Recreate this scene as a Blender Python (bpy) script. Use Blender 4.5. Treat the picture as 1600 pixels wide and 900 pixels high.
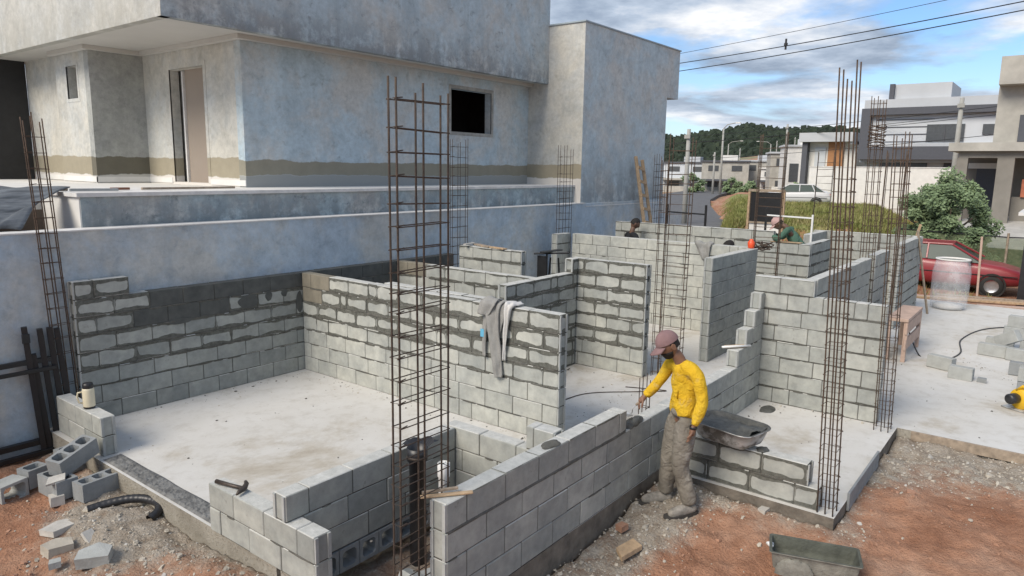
import bpy, math, random
import numpy as np
from mathutils import Vector, Matrix, noise as mnoise
random.seed(7)
for o in list(bpy.data.objects): bpy.data.objects.remove(o)
SC=bpy.context.scene; COL=SC.collection
R=math.radians
# ------------------------------------------------------------------ camera, world, sun, exposure
def cam_axes(yaw,pit,rol):
    f=Vector((math.cos(yaw)*math.cos(pit),math.sin(yaw)*math.cos(pit),-math.sin(pit)))
    r=Vector((math.sin(yaw),-math.cos(yaw),0)); u=r.cross(f)
    c,s=math.cos(rol),math.sin(rol)
    return c*r+s*u, -s*r+c*u, f
cr,cu,cf=cam_axes(0.65931472,0.16711485,0.01513387)
cd=bpy.data.cameras.new('camera'); cam=bpy.data.objects.new('camera',cd); COL.objects.link(cam)
m3=Matrix((cr,cu,-cf)).transposed(); cam.matrix_world=Matrix.Translation((0,0,2.88))@m3.to_4x4()
cd.sensor_width=36; cd.lens=1107.235/1600*36; cd.clip_start=0.05; cd.clip_end=3000
SC.camera=cam
SC.view_settings.view_transform='Standard'; SC.view_settings.look='None'; SC.view_settings.gamma=1
SC.view_settings.exposure=0.90
SUN_AZ=R(172); SUN_EL=R(42)      # azimuth measured from +X counterclockwise: where the light comes from
sd=bpy.data.lights.new('sun','SUN'); so=bpy.data.objects.new('sun',sd); COL.objects.link(so)
sd.energy=2.0; sd.angle=R(30); sd.color=(1.0,0.90,0.76)
dirv=Vector((math.cos(SUN_AZ)*math.cos(SUN_EL),math.sin(SUN_AZ)*math.cos(SUN_EL),math.sin(SUN_EL)))
so.rotation_euler=dirv.to_track_quat('Z','Y').to_euler()
W=bpy.data.worlds.new('World'); SC.world=W; W.use_nodes=True
def world():
    nt=W.node_tree; N=nt.nodes; L=nt.links; N.clear()
    out=N.new('ShaderNodeOutputWorld'); bg=N.new('ShaderNodeBackground'); L.new(bg.outputs[0],out.inputs[0])
    sky=N.new('ShaderNodeTexSky'); sky.sky_type='NISHITA'; sky.sun_disc=False
    sky.sun_elevation=SUN_EL; sky.sun_rotation=math.pi/2-SUN_AZ; sky.air_density=1.0; sky.dust_density=0.6; sky.ozone_density=1.6
    tc=N.new('ShaderNodeTexCoord'); sep=N.new('ShaderNodeSeparateXYZ'); L.new(tc.outputs['Generated'],sep.inputs[0])
    def mth(op,a,b=None,c=None):
        n=N.new('ShaderNodeMath'); n.operation=op
        for i,v in enumerate((a,b,c)):
            if v is None: continue
            if isinstance(v,(int,float)): n.inputs[i].default_value=v
            else: L.new(v,n.inputs[i])
        return n.outputs[0]
    z=mth('MAXIMUM',sep.outputs['Z'],0.0); zz=mth('ADD',z,0.10)
    cx=mth('DIVIDE',sep.outputs['X'],zz); cy=mth('DIVIDE',sep.outputs['Y'],zz)
    comb=N.new('ShaderNodeCombineXYZ'); L.new(cx,comb.inputs[0]); L.new(cy,comb.inputs[1])
    def noi(sc,det,rough,off,dist=0.0):
        mp=N.new('ShaderNodeMapping'); mp.inputs['Location'].default_value=off; L.new(comb.outputs[0],mp.inputs[0])
        n=N.new('ShaderNodeTexNoise'); n.inputs['Scale'].default_value=sc; n.inputs['Detail'].default_value=det
        n.inputs['Roughness'].default_value=rough; n.inputs['Distortion'].default_value=dist
        L.new(mp.outputs[0],n.inputs['Vector']); return n.outputs['Fac']
    n1=noi(0.62,8,0.56,(3.1,1.7,0),0.25); n2=noi(1.3,7,0.6,(7.3,2.2,4))
    def ramp(v,stops):
        r=N.new('ShaderNodeValToRGB'); e=r.color_ramp.elements
        while len(e)<len(stops): e.new(0.5)
        for k,(p,c) in enumerate(stops): e[k].position=p; e[k].color=(*c,1)
        L.new(v,r.inputs[0]); return r.outputs[0]
    cover=ramp(n1,[(0.40,(0,0,0)),(0.50,(1,1,1))])
    shade=ramp(n2,[(0.38,(2.6,3.3,4.4)),(0.50,(4.6,5.4,6.6)),(0.66,(9.0,9.1,9.3))])
    blue=N.new('ShaderNodeMixRGB'); blue.blend_type='MULTIPLY'; blue.inputs[0].default_value=1
    L.new(sky.outputs[0],blue.inputs[1]); blue.inputs[2].default_value=(0.95,1.18,1.45,1)
    # pale band of cloud low over the horizon
    low=ramp(z,[(0.0,(1,1,1)),(0.16,(0,0,0))])
    mx=N.new('ShaderNodeMixRGB'); L.new(cover,mx.inputs[0]); L.new(blue.outputs[0],mx.inputs[1]); L.new(shade,mx.inputs[2])
    mx2=N.new('ShaderNodeMixRGB'); lowf=mth('MULTIPLY',low,0.38); L.new(lowf,mx2.inputs[0]); L.new(mx.outputs[0],mx2.inputs[1]); mx2.inputs[2].default_value=(7.8,8.3,8.8,1)
    L.new(mx2.outputs[0],bg.inputs[0]); bg.inputs[1].default_value=0.062
world()
# ------------------------------------------------------------------ helpers
def rnd(a,b): return random.uniform(a,b)
class MB:
    def __init__(s): s.v=[]; s.f=[]; s.m=[]; s.uv=[]
    def add(s,vs,fs,mi=0,uvs=None):
        o=len(s.v); s.v+= [tuple(p) for p in vs]
        for k,f in enumerate(fs):
            s.f.append(tuple(i+o for i in f)); s.m.append(mi if isinstance(mi,int) else mi[k])
            s.uv.append(None if uvs is None else uvs[k])
    def box(s,x0,y0,z0,x1,y1,z1,mi=0,M=None,skip=()):
        vs=[(x0,y0,z0),(x1,y0,z0),(x1,y1,z0),(x0,y1,z0),(x0,y0,z1),(x1,y0,z1),(x1,y1,z1),(x0,y1,z1)]
        if M is not None: vs=[M@Vector(p) for p in vs]
        F={'b':(3,2,1,0),'t':(4,5,6,7),'y0':(0,1,5,4),'x1':(1,2,6,5),'y1':(2,3,7,6),'x0':(3,0,4,7)}
        s.add(vs,[F[k] for k in F if k not in skip],mi)
    def cbox(s,c,d,mi=0,M=None,b=0.004):
        # chamfered box centred on c with size d
        hx,hy,hz=d[0]/2,d[1]/2,d[2]/2; b=min(b,hx*.4,hy*.4,hz*.4)
        vs=[];idx={}
        for sx in(-1,1):
            for sy in(-1,1):
                for sz in(-1,1):
                    for a in range(3):
                        p=[sx*(hx-(0 if a==0 else b)),sy*(hy-(0 if a==1 else b)),sz*(hz-(0 if a==2 else b))]
                        idx[(sx,sy,sz,a)]=len(vs); vs.append(Vector((p[0]+c[0],p[1]+c[1],p[2]+c[2])))
        if M is not None: vs=[M@p for p in vs]
        g=lambda sx,sy,sz,a: idx[(sx,sy,sz,a)]
        fs=[]
        for sg in(-1,1):
            q=[g(sg,-1,-1,0),g(sg,1,-1,0),g(sg,1,1,0),g(sg,-1,1,0)]; fs.append(q if sg>0 else q[::-1])
            q=[g(-1,sg,-1,1),g(1,sg,-1,1),g(1,sg,1,1),g(-1,sg,1,1)]; fs.append(q[::-1] if sg>0 else q)
            q=[g(-1,-1,sg,2),g(1,-1,sg,2),g(1,1,sg,2),g(-1,1,sg,2)]; fs.append(q if sg>0 else q[::-1])
        for s1 in(-1,1):
            for s2 in(-1,1):
                fs.append([g(-1,s1,s2,1),g(1,s1,s2,1),g(1,s1,s2,2),g(-1,s1,s2,2)])
                fs.append([g(s1,-1,s2,0),g(s1,1,s2,0),g(s1,1,s2,2),g(s1,-1,s2,2)])
                fs.append([g(s1,s2,-1,0),g(s1,s2,1,0),g(s1,s2,1,1),g(s1,s2,-1,1)])
        for a in(-1,1):
            for bb in(-1,1):
                for cc in(-1,1): fs.append([g(a,bb,cc,0),g(a,bb,cc,1),g(a,bb,cc,2)])
        s.add(vs,fs,mi)
    def tube(s,pts,r,n=6,mi=0,cap=True,closed=False):
        P=[Vector(p) for p in pts]; k=len(P); rr=r if isinstance(r,(list,tuple)) else [r]*k
        t0=(P[1]-P[0]).normalized(); up=Vector((0,0,1)) if abs(t0.z)<.9 else Vector((1,0,0))
        nrm=t0.cross(up).normalized(); vs=[]
        for i in range(k):
            if closed: t=(P[(i+1)%k]-P[i-1])
            else: t=(P[min(i+1,k-1)]-P[max(i-1,0)])
            t.normalize(); nrm=(nrm-t*nrm.dot(t)).normalized(); bn=t.cross(nrm)
            for j in range(n):
                a=2*math.pi*j/n; vs.append(P[i]+nrm*math.cos(a)*rr[i]+bn*math.sin(a)*rr[i])
        fs=[]
        for i in range(k if closed else k-1):
            i2=(i+1)%k
            for j in range(n):
                j2=(j+1)%n; fs.append((i*n+j,i*n+j2,i2*n+j2,i2*n+j))
        if cap and not closed: fs.append(tuple(range(n))[::-1]); fs.append(tuple((k-1)*n+j for j in range(n)))
        s.add(vs,fs,mi)
    def prism(s,poly,z0,z1,mi=0,M=None):
        n=len(poly); vs=[Vector((p[0],p[1],z0)) for p in poly]+[Vector((p[0],p[1],z1)) for p in poly]
        if M is not None: vs=[M@p for p in vs]
        s.add(vs,[tuple(range(n))[::-1],tuple(range(n,2*n))]+[(i,(i+1)%n,n+(i+1)%n,n+i) for i in range(n)],mi)
    def lathe(s,prof,c=(0,0,0),n=20,mi=0,M=None,sx=1,sy=1):
        vs=[];k=len(prof)
        for (r,z) in prof:
            for j in range(n):
                a=2*math.pi*j/n; vs.append(Vector((c[0]+r*math.cos(a)*sx,c[1]+r*math.sin(a)*sy,c[2]+z)))
        if M is not None: vs=[M@p for p in vs]
        fs=[(i*n+j,i*n+(j+1)%n,(i+1)*n+(j+1)%n,(i+1)*n+j) for i in range(k-1) for j in range(n)]
        s.add(vs,fs,mi)
    def build(s,name,mats,parent=None,smooth=False,loc=None):
        me=bpy.data.meshes.new(name); off=Vector(loc) if loc is not None else Vector((0,0,0))
        vs=s.v if loc is None else [tuple(Vector(p)-off) for p in s.v]
        me.from_pydata(vs,[],s.f)
        for m in (mats if isinstance(mats,(list,tuple)) else [mats]): me.materials.append(m)
        me.polygons.foreach_set('material_index',s.m)
        if smooth: me.polygons.foreach_set('use_smooth',[True]*len(s.f))
        if any(u is not None for u in s.uv):
            nl=len(me.uv_layers) if False else 3
            for li in range(nl):
                lay=me.uv_layers.new(name='B%d'%li); arr=[]
                for f,u in zip(s.f,s.uv):
                    for k in range(len(f)):
                        arr+= (u[k][li] if u is not None else ((.5,.5),(1,1),(0,.5))[li])
                lay.data.foreach_set('uv',arr)
        me.update(); o=bpy.data.objects.new(name,me); COL.objects.link(o)
        if loc is not None: o.location=off
        if parent is not None: o.parent=parent
        return o
def tag(o,label=None,cat=None,group=None,kind=None):
    if label and not kind: kind='thing'
    if label: o['label']=label
    if cat: o['category']=cat
    if group: o['group']=group
    if kind: o['kind']=kind
    return o
def empty(name,loc,label=None,cat=None,group=None,rz=0):
    o=bpy.data.objects.new(name,None); COL.objects.link(o); o.location=loc; o.rotation_euler=(0,0,rz); o.empty_display_size=.1
    return tag(o,label,cat,group)
def copy_tree(o,parent=None):
    c=o.copy(); COL.objects.link(c); c.parent=parent
    for ch in list(o.children): copy_tree(ch,c)
    return c
def rough_mesh(mb,amp,sc,seed=0):
    out=[]
    for p in mb.v:
        v=Vector(p); n=mnoise.noise_vector(v*sc+Vector((seed,seed*1.7,0))); out.append(tuple(v+n*amp))
    mb.v=out
# ------------------------------------------------------------------ materials
def mat(name,fn):
    m=bpy.data.materials.new(name); m.use_nodes=True; nt=m.node_tree; nt.nodes.clear()
    k=K(nt); out=nt.nodes.new('ShaderNodeOutputMaterial'); bs=nt.nodes.new('ShaderNodeBsdfPrincipled'); nt.links.new(bs.outputs[0],out.inputs[0])
    k.bs=bs; k.out=out; fn(k); return m
class K:
    def __init__(s,nt): s.nt=nt; s.N=nt.nodes; s.L=nt.links; s._o=None
    def set(s,inp,v):
        if isinstance(v,(int,float)): inp.default_value=v
        elif isinstance(v,tuple): inp.default_value=(*v,1) if len(v)==3 and inp.type=='RGBA' else v
        else: s.L.new(v,inp)
    def pos(s):
        g=s.N.new('ShaderNodeNewGeometry'); return g.outputs['Position']
    def obj(s):
        g=s.N.new('ShaderNodeTexCoord'); return g.outputs['Object']
    def xyz(s,v): n=s.N.new('ShaderNodeSeparateXYZ'); s.L.new(v,n.inputs[0]); return n.outputs
    def math(s,op,a,b=None,c=None,clamp=False):
        n=s.N.new('ShaderNodeMath'); n.operation=op; n.use_clamp=clamp
        for i,v in enumerate((a,b,c)):
            if v is not None: s.set(n.inputs[i],v)
        return n.outputs[0]
    def noise(s,sc,det=4,rough=.55,vec=None,dist=0,scale3=None):
        n=s.N.new('ShaderNodeTexNoise'); n.inputs['Scale'].default_value=sc; n.inputs['Detail'].default_value=det; n.inputs['Roughness'].default_value=rough; n.inputs['Distortion'].default_value=dist
        v=vec if vec is not None else s.pos()
        if scale3:
            mp=s.N.new('ShaderNodeMapping'); mp.inputs['Scale'].default_value=scale3; s.L.new(v,mp.inputs[0]); v=mp.outputs[0]
        s.L.new(v,n.inputs['Vector']); return n.outputs['Fac']
    def voro(s,sc,vec=None,feat='F1'):
        n=s.N.new('ShaderNodeTexVoronoi'); n.inputs['Scale'].default_value=sc; n.feature=feat
        s.L.new(vec if vec is not None else s.pos(),n.inputs['Vector']); return n
    def ramp(s,v,stops,interp='LINEAR'):
        r=s.N.new('ShaderNodeValToRGB'); r.color_ramp.interpolation=interp; e=r.color_ramp.elements
        while len(e)<len(stops): e.new(0.5)
        for k,(p,c) in enumerate(stops):
            e[k].position=p; e[k].color=(*c,1) if isinstance(c,tuple) else (c,c,c,1)
        s.L.new(v,r.inputs[0]); return r.outputs[0]
    def mix(s,f,a,b,mode='MIX'):
        n=s.N.new('ShaderNodeMixRGB'); n.blend_type=mode; s.set(n.inputs[0],f); s.set(n.inputs[1],a); s.set(n.inputs[2],b); return n.outputs[0]
    def step(s,v,a,b): return s.ramp(v,[(a,0.0),(b,1.0)])
    def bump(s,h,st=.3,d=.01):
        n=s.N.new('ShaderNodeBump'); n.inputs['Strength'].default_value=st; n.inputs['Distance'].default_value=d; s.L.new(h,n.inputs['Height']); s.L.new(n.outputs[0],s.bs.inputs['Normal'])
    def attr(s,n):
        a=s.N.new('ShaderNodeAttribute'); a.attribute_name=n; return a.outputs['Fac']
    def col(s,c): s.set(s.bs.inputs['Base Color'],c)
    def rough(s,v): s.set(s.bs.inputs['Roughness'],v)
    def uvm(s,n): u=s.N.new('ShaderNodeUVMap'); u.uv_map=n; return s.xyz(u.outputs[0])
def simple(name,c,rough=.7,metal=0,var=.15,sc=8,bump=.0,bs=60,spec=None):
    def fn(k):
        n=k.noise(sc,5,.6,vec=k.obj()); lo=tuple(x*(1-var) for x in c); hi=tuple(min(1,x*(1+var)) for x in c)
        k.col(k.ramp(n,[(.3,lo),(.7,hi)])); k.rough(rough); k.bs.inputs['Metallic'].default_value=metal
        if spec is not None: k.bs.inputs['Specular IOR Level'].default_value=spec
        if bump: k.bump(k.noise(bs,4,.6,vec=k.obj()),bump,.01)
    return mat(name,fn)
def m_block(k):
    u0=k.uvm('B0'); u1=k.uvm('B1'); u2=k.uvm('B2'); u,v,Ln,Hh,sm,tone=u0[0],u0[1],u1[0],u1[1],u2[0],u2[1]
    p=k.pos()
    big=k.noise(2.2,4,.6); med=k.noise(9,5,.65); fine=k.noise(160,3,.7)
    base=k.ramp(tone,[(0.0,(.275,.285,.275)),(.5,(.375,.381,.362)),(1.0,(.475,.475,.445))])
    base=k.mix(.7,base,k.ramp(big,[(.35,(.72,.75,.76)),(.65,(1.04,1.04,1.0))]),'MULTIPLY')
    base=k.mix(.75,base,k.ramp(med,[(.3,(.76,.76,.75)),(.7,(1.18,1.18,1.15))]),'MULTIPLY')
    splash=k.math('MULTIPLY',k.step(k.noise(19,4,.7,dist=.4),.62,.67),k.step(k.noise(1.7,3,.6),.45,.6)); base=k.mix(k.math('MULTIPLY',splash,.5),base,(.19,.185,.165))
    pit=k.step(fine,.60,.72)
    base=k.mix(k.math('MULTIPLY',pit,.35),base,(.16,.16,.15))
    # mortar squeezed out of the bed joints, spread unevenly over the block edges
    n1=k.noise(3.2,1.5,.5,dist=.2); n2=k.noise(13,2,.5)
    nn=k.math('ADD',k.math('MULTIPLY',n1,.8),k.math('MULTIPLY',n2,.2))
    dv=k.math('MINIMUM',v,k.math('SUBTRACT',Hh,v)); du=k.math('MINIMUM',u,k.math('SUBTRACT',Ln,u))
    # rounded-box distance
    thr=k.math('MULTIPLY',sm,k.math('MULTIPLY_ADD',nn,.095,-.0165))
    thr=k.math('MAXIMUM',thr,.0035)
    a=k.math('MAXIMUM',k.math('SUBTRACT',k.math('MULTIPLY',thr,1.6),dv),0.0)
    b=k.math('MAXIMUM',k.math('SUBTRACT',k.math('MULTIPLY',thr,1.6),k.math('MULTIPLY_ADD',du,1.25,.018)),0.0)
    d=k.math('SQRT',k.math('ADD',k.math('MULTIPLY',a,a),k.math('MULTIPLY',b,b)))
    msk=k.math('DIVIDE',k.math('SUBTRACT',d,k.math('MULTIPLY',thr,.62)),.004,clamp=True)
    mc=k.ramp(k.noise(30,4,.6),[(.3,(.080,.081,.070)),(.7,(.155,.155,.136))])
    k.col(k.mix(msk,base,mc)); k.rough(.93); k.bs.inputs['Specular IOR Level'].default_value=.2
    h=k.math('ADD',k.math('MULTIPLY',fine,.45),k.math('MULTIPLY',med,.5)); h=k.math('MULTIPLY_ADD',msk,.7,h)
    k.bump(h,.55,.006)
def m_coat(k):
    n=k.noise(6,5,.6); k.col(k.ramp(n,[(.3,(.050,.054,.052)),(.7,(.095,.098,.090))])); k.rough(.75); k.bump(k.noise(70,3,.6),.5,.005)
def m_damp(k):
    n=k.noise(6,5,.6); k.col(k.ramp(n,[(.3,(.17,.155,.12)),(.7,(.25,.225,.175))])); k.rough(.85); k.bump(k.noise(90,3,.6),.5,.005)
def m_mortar(k):
    n=k.noise(12,5,.65); k.col(k.ramp(n,[(.3,(.060,.058,.050)),(.7,(.135,.130,.112))])); k.rough(.9); k.bump(k.noise(60,5,.7),.9,.01)
def m_topm(k):
    n=k.noise(14,6,.65); f=k.noise(120,3,.7)
    c=k.ramp(n,[(.3,(.40,.405,.38)),(.55,(.50,.50,.47)),(.72,(.58,.58,.55))]); c=k.mix(k.math('MULTIPLY',k.step(f,.58,.68),.5),c,(.22,.22,.2))
    k.col(c); k.rough(.93); k.bump(k.math('ADD',n,f),.6,.006)
def m_slab(k):
    a=k.noise(.62,8,.70,dist=.2); b=k.noise(4.5,7,.72); f=k.noise(90,3,.6); c=k.noise(17,4,.6)
    x=k.xyz(k.pos())
    col=k.ramp(a,[(.26,(.32,.28,.225)),(.36,(.44,.405,.345)),(.45,(.55,.535,.50)),(.75,(.61,.605,.585))])
    col=k.mix(.6,col,k.ramp(b,[(.28,(.70,.67,.62)),(.5,(1,1,1)),(.75,(1.04,1.04,1.04))]),'MULTIPLY')
    col=k.mix(k.math('MULTIPLY',k.step(c,.64,.72),.45),col,(.26,.24,.21))
    col=k.mix(k.math('MULTIPLY',k.step(f,.66,.74),.35),col,(.25,.24,.22))
    k.col(col); k.rough(.88); k.bump(k.math('ADD',k.math('MULTIPLY',c,.8),f),.28,.006)
def m_edge(k):
    a=k.noise(3,5,.65); f=k.noise(40,5,.75)
    k.col(k.mix(k.step(f,.55,.68),k.ramp(a,[(.3,(.25,.225,.18)),(.7,(.42,.39,.33))]),(.13,.115,.09))); k.rough(.95); k.bump(f,.9,.02)
def m_soil(k):
    g=k.attr('grav'); a=k.noise(.9,6,.62); b=k.noise(7,6,.7); f=k.noise(55,4,.75); v=k.voro(38)
    red=k.ramp(a,[(.3,(.28,.135,.080)),(.5,(.40,.215,.135)),(.7,(.48,.31,.22))])
    red=k.mix(.75,red,k.ramp(b,[(.3,(.62,.57,.55)),(.55,(1,1,1)),(.75,(1.18,1.2,1.22))]),'MULTIPLY')
    gr=k.ramp(b,[(.28,(.27,.21,.155)),(.5,(.40,.345,.28)),(.72,(.50,.455,.39))])
    gr=k.mix(.5,gr,k.ramp(v.outputs['Distance'],[(0,(1.08,1.08,1.08)),(.6,(.70,.70,.70))]),'MULTIPLY')
    gm=k.math('ADD',g,k.math('MULTIPLY_ADD',b,.9,-.45)); m=k.step(gm,.34,.80)
    c=k.mix(m,red,gr); c=k.mix(k.math('MULTIPLY',k.step(f,.60,.72),.5),c,k.mix(m,(.11,.05,.03),(.14,.13,.11)))
    k.col(c); k.rough(.96); k.bs.inputs['Specular IOR Level'].default_value=.15
    k.bump(k.math('ADD',k.math('MULTIPLY',b,1.2),k.math('ADD',f,k.math('MULTIPLY',v.outputs['Distance'],.5))),.8,.03)
def plaster(base,dark,band=None,stain=.6,zb=None,zw=None,blotch=1.0):
    def fn(k):
        p=k.pos(); x=k.xyz(p)
        a=k.noise(.9,8,.70,dist=.3); b=k.noise(3.2,8,.74,dist=.1); s=k.noise(1.6,5,.65,scale3=(2.2,2.2,.35)); f=k.noise(45,4,.7)
        gy=sum(base)/3; grey=(gy*.98,gy*1.0,gy*.97)
        c=k.mix(k.ramp(a,[(.40,0.0),(.56,1.0)]),grey,base)
        c=k.mix(.85,c,k.ramp(k.noise(2.1,9,.78,dist=.2),[(.32,(.74,.75,.76)),(.5,(1,1,1)),(.70,(1.20,1.19,1.17))]),'MULTIPLY')
        c=k.mix(.6,c,k.ramp(k.noise(11,6,.8),[(.34,(.78,.78,.78)),(.5,(1,1,1)),(.66,(1.18,1.18,1.18))]),'MULTIPLY')
        c=k.mix(k.math('MULTIPLY',k.step(b,.52,.80),.45*blotch),c,tuple(min(1,q*1.18) for q in base))
        c=k.mix(k.math('MULTIPLY',k.ramp(k.noise(5.5,8,.74,dist=.5),[(.30,1.0),(.43,0.0)]),.6*blotch),c,dark)
        c=k.mix(k.math('MULTIPLY',k.step(s,.54,.72),.45*blotch),c,tuple(q*.72 for q in base))
        if stain:  # dark weathering rising from a height
            z0,z1=stain; zz=k.math('DIVIDE',k.math('SUBTRACT',x[2],z0),z1-z0,clamp=True)
            w=k.math('MULTIPLY',k.math('SUBTRACT',1.0,zz),k.step(k.math('ADD',k.math('MULTIPLY',b,.7),k.math('MULTIPLY',s,.4)),.44,.58))
            c=k.mix(k.math('MULTIPLY',w,.8),c,dark)
        if band:
            z0,z1,bc=band; wob=k.math('MULTIPLY_ADD',k.noise(2.5,4,.6),.12,-.06); zz=k.math('ADD',x[2],wob)
            up=k.math('DIVIDE',k.math('SUBTRACT',z1,zz),.015,clamp=True); dn=k.math('DIVIDE',k.math('SUBTRACT',zz,z0),.02,clamp=True)
            mm=k.math('MULTIPLY',up,dn); c=k.mix(mm,c,k.mix(b,tuple(q*.75 for q in bc),tuple(q*1.2 for q in bc)))
            if zw:
                c=k.mix(k.math('SUBTRACT',1.0,k.math('DIVIDE',k.math('SUBTRACT',zz,z0),.015,clamp=True)),c,zw)
        k.col(c); k.rough(.93); k.bs.inputs['Specular IOR Level'].default_value=.2; k.bump(k.math('ADD',b,k.math('MULTIPLY',f,.5)),.45,.012)
    return fn
M={}
M['block']=mat('concrete_block',m_block); M['coat']=mat('bitumen_coating',m_coat); M['damp']=mat('damp_block',m_damp)
M['mortar']=mat('mortar',m_mortar); M['blocktop']=mat('block_top',m_topm); M['slab']=mat('slab_concrete',m_slab); M['edge']=mat('footing_concrete',m_edge)
M['soil']=mat('soil',m_soil); M['edge_d']=simple('damp_footing',(.155,.135,.11),.95,var=.4,sc=7,bump=.9,bs=30)
def m_wet(k):
    n=k.noise(14,6,.7,vec=k.obj()); k.col(k.ramp(n,[(.3,(.045,.047,.043)),(.7,(.115,.115,.105))])); k.rough(.55); k.bump(n,.9,.02)
M['wet']=mat('wet_mortar',m_wet)
BL=(.35,.415,.49)
M['pl']=mat('plaster_blue',plaster(BL,(.19,.205,.215),stain=None))
M['pl_fascia']=mat('plaster_fascia',plaster((.42,.50,.545),(.17,.18,.185),stain=(4.75,5.45),blotch=1.2))
M['pl_main']=mat('plaster_main',plaster((.425,.515,.565),(.25,.28,.29),band=(2.70,2.955,(.275,.26,.205)),stain=None,zw=(.30,.31,.30)))
M['pl_west']=mat('plaster_west',plaster((.51,.495,.445),(.31,.295,.24),band=(2.66,2.99,(.33,.295,.22)),stain=None,zw=(.62,.59,.55),blotch=.8))
M['pl_ret']=mat('plaster_retaining',plaster((.395,.47,.535),(.25,.29,.33),stain=None,blotch=.9))
M['pl_ledge']=mat('plaster_ledge',plaster((.37,.455,.495),(.11,.135,.15),stain=(2.1,2.65),blotch=1.3))
M['pl_tower']=mat('plaster_tower',plaster((.455,.535,.575),(.20,.215,.22),stain=(2.0,3.4),blotch=.7))
M['pl_porch']=mat('plaster_porch',plaster((.34,.35,.33),(.22,.23,.22),band=(2.66,2.99,(.15,.14,.11)),stain=None,zw=(.50,.49,.46),blotch=1.0))
M['white']=simple('white_paint',(.68,.67,.64),.7,var=.08,sc=3)
M['cap']=simple('cap_cement',(.62,.61,.59),.85,var=.15,sc=6,bump=.3)
M['soffit']=simple('soffit_paint',(.50,.49,.46),.85,var=.05,sc=1)
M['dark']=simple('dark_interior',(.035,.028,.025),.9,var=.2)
M['brownin']=simple('brown_interior',(.125,.10,.08),.9,var=.06,sc=2)
def m_rust(k):
    n=k.noise(30,5,.7,vec=k.obj()); k.col(k.ramp(n,[(.3,(.050,.034,.025)),(.52,(.095,.064,.045)),(.72,(.160,.105,.070))])); k.rough(.85); k.bs.inputs['Metallic'].default_value=.25; k.bump(n,.5,.002)
M['rust']=mat('rusty_steel',m_rust)
def m_rust2(k):
    n=k.noise(30,5,.7,vec=k.obj()); k.col(k.ramp(n,[(.3,(.035,.030,.027)),(.72,(.115,.080,.058))])); k.rough(.8); k.bs.inputs['Metallic'].default_value=.3
M['steel']=mat('dull_steel_bar',m_rust2)
M['hblock']=simple('hollow_block',(.25,.262,.265),.92,var=.15,sc=7,bump=.5)
M['hblock_l']=simple('hollow_block_pale',(.36,.37,.355),.92,var=.15,sc=7,bump=.5)
M['rubble']=simple('rubble',(.43,.39,.325),.95,var=.25,sc=5,bump=.4)
M['black']=simple('black_metal',(.012,.012,.013),.45,var=.3,sc=10)
M['bplast']=simple('black_plastic',(.02,.02,.022),.4,var=.3,sc=12)
M['pvc']=simple('white_pvc',(.72,.72,.70),.4,var=.05)
M['wood']=simple('raw_wood',(.42,.30,.185),.8,var=.25,sc=14,bump=.3)
M['wood2']=simple('weathered_wood',(.30,.24,.18),.85,var=.3,sc=14,bump=.3)
M['orange']=simple('orange_plastic',(.75,.09,.025),.4,var=.1)
def wb(mb,name,mats,root,smooth=False,label=None):
    off=Vector(root.location); mb.v=[tuple(Vector(p)-off) for p in mb.v]
    o=mb.build(name,mats,parent=root,smooth=smooth)
    if label: o['label']=label
    return o
TH=.14; CH=.20
def wall_block(mb,axis,s0,s1,c,z0,h,sm,tone,mi,sgn_open=None):
    """one block along axis ('x' or 'y') from s0 to s1, centred at c across"""
    L=s1-s0; j=lambda a: rnd(-a,a)
    d=(L-.007,TH+j(.003),h-.006)
    T=Matrix.Translation(((s0+s1)/2,c+j(.0025),z0+h/2+j(.0015)))@Matrix.Rotation(j(.006),4,'Z')@Matrix.Rotation(j(.004),4,'Y')
    if axis=='y': T=Matrix(((0,1,0,0),(1,0,0,0),(0,0,1,0),(0,0,0,1)))@T
    n0=len(mb.f); mb.cbox((0,0,0),d,mi,T,b=.006)
    if axis=='y':
        for q in range(n0,len(mb.f)): mb.f[q]=mb.f[q][::-1]
    # uv per face
    Ti=T.inverted()
    for q in range(n0,len(mb.f)):
        loc=[Ti@Vector(mb.v[i]) for i in mb.f[q]]
        nrm=(loc[1]-loc[0]).cross(loc[2]-loc[0]); ax=max(range(3),key=lambda a:abs(nrm[a]))
        u=[]
        for p in loc:
            if ax==0: uu=(p.y+TH/2+.3,p.z+h/2); dm=(TH+.6,h)
            elif ax==1: uu=(p.x+L/2,p.z+h/2); dm=(L,h)
            else: uu=(p.x+L/2,p.y+TH/2); dm=(L+9,TH+9); uu=(uu[0]+4.5,uu[1]+4.5)
            u.append((uu,dm,(sm,tone)))
        mb.uv[q]=u
        if ax==2 and abs(nrm.z)>0 and mi==0: mb.m[q]=3
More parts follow.
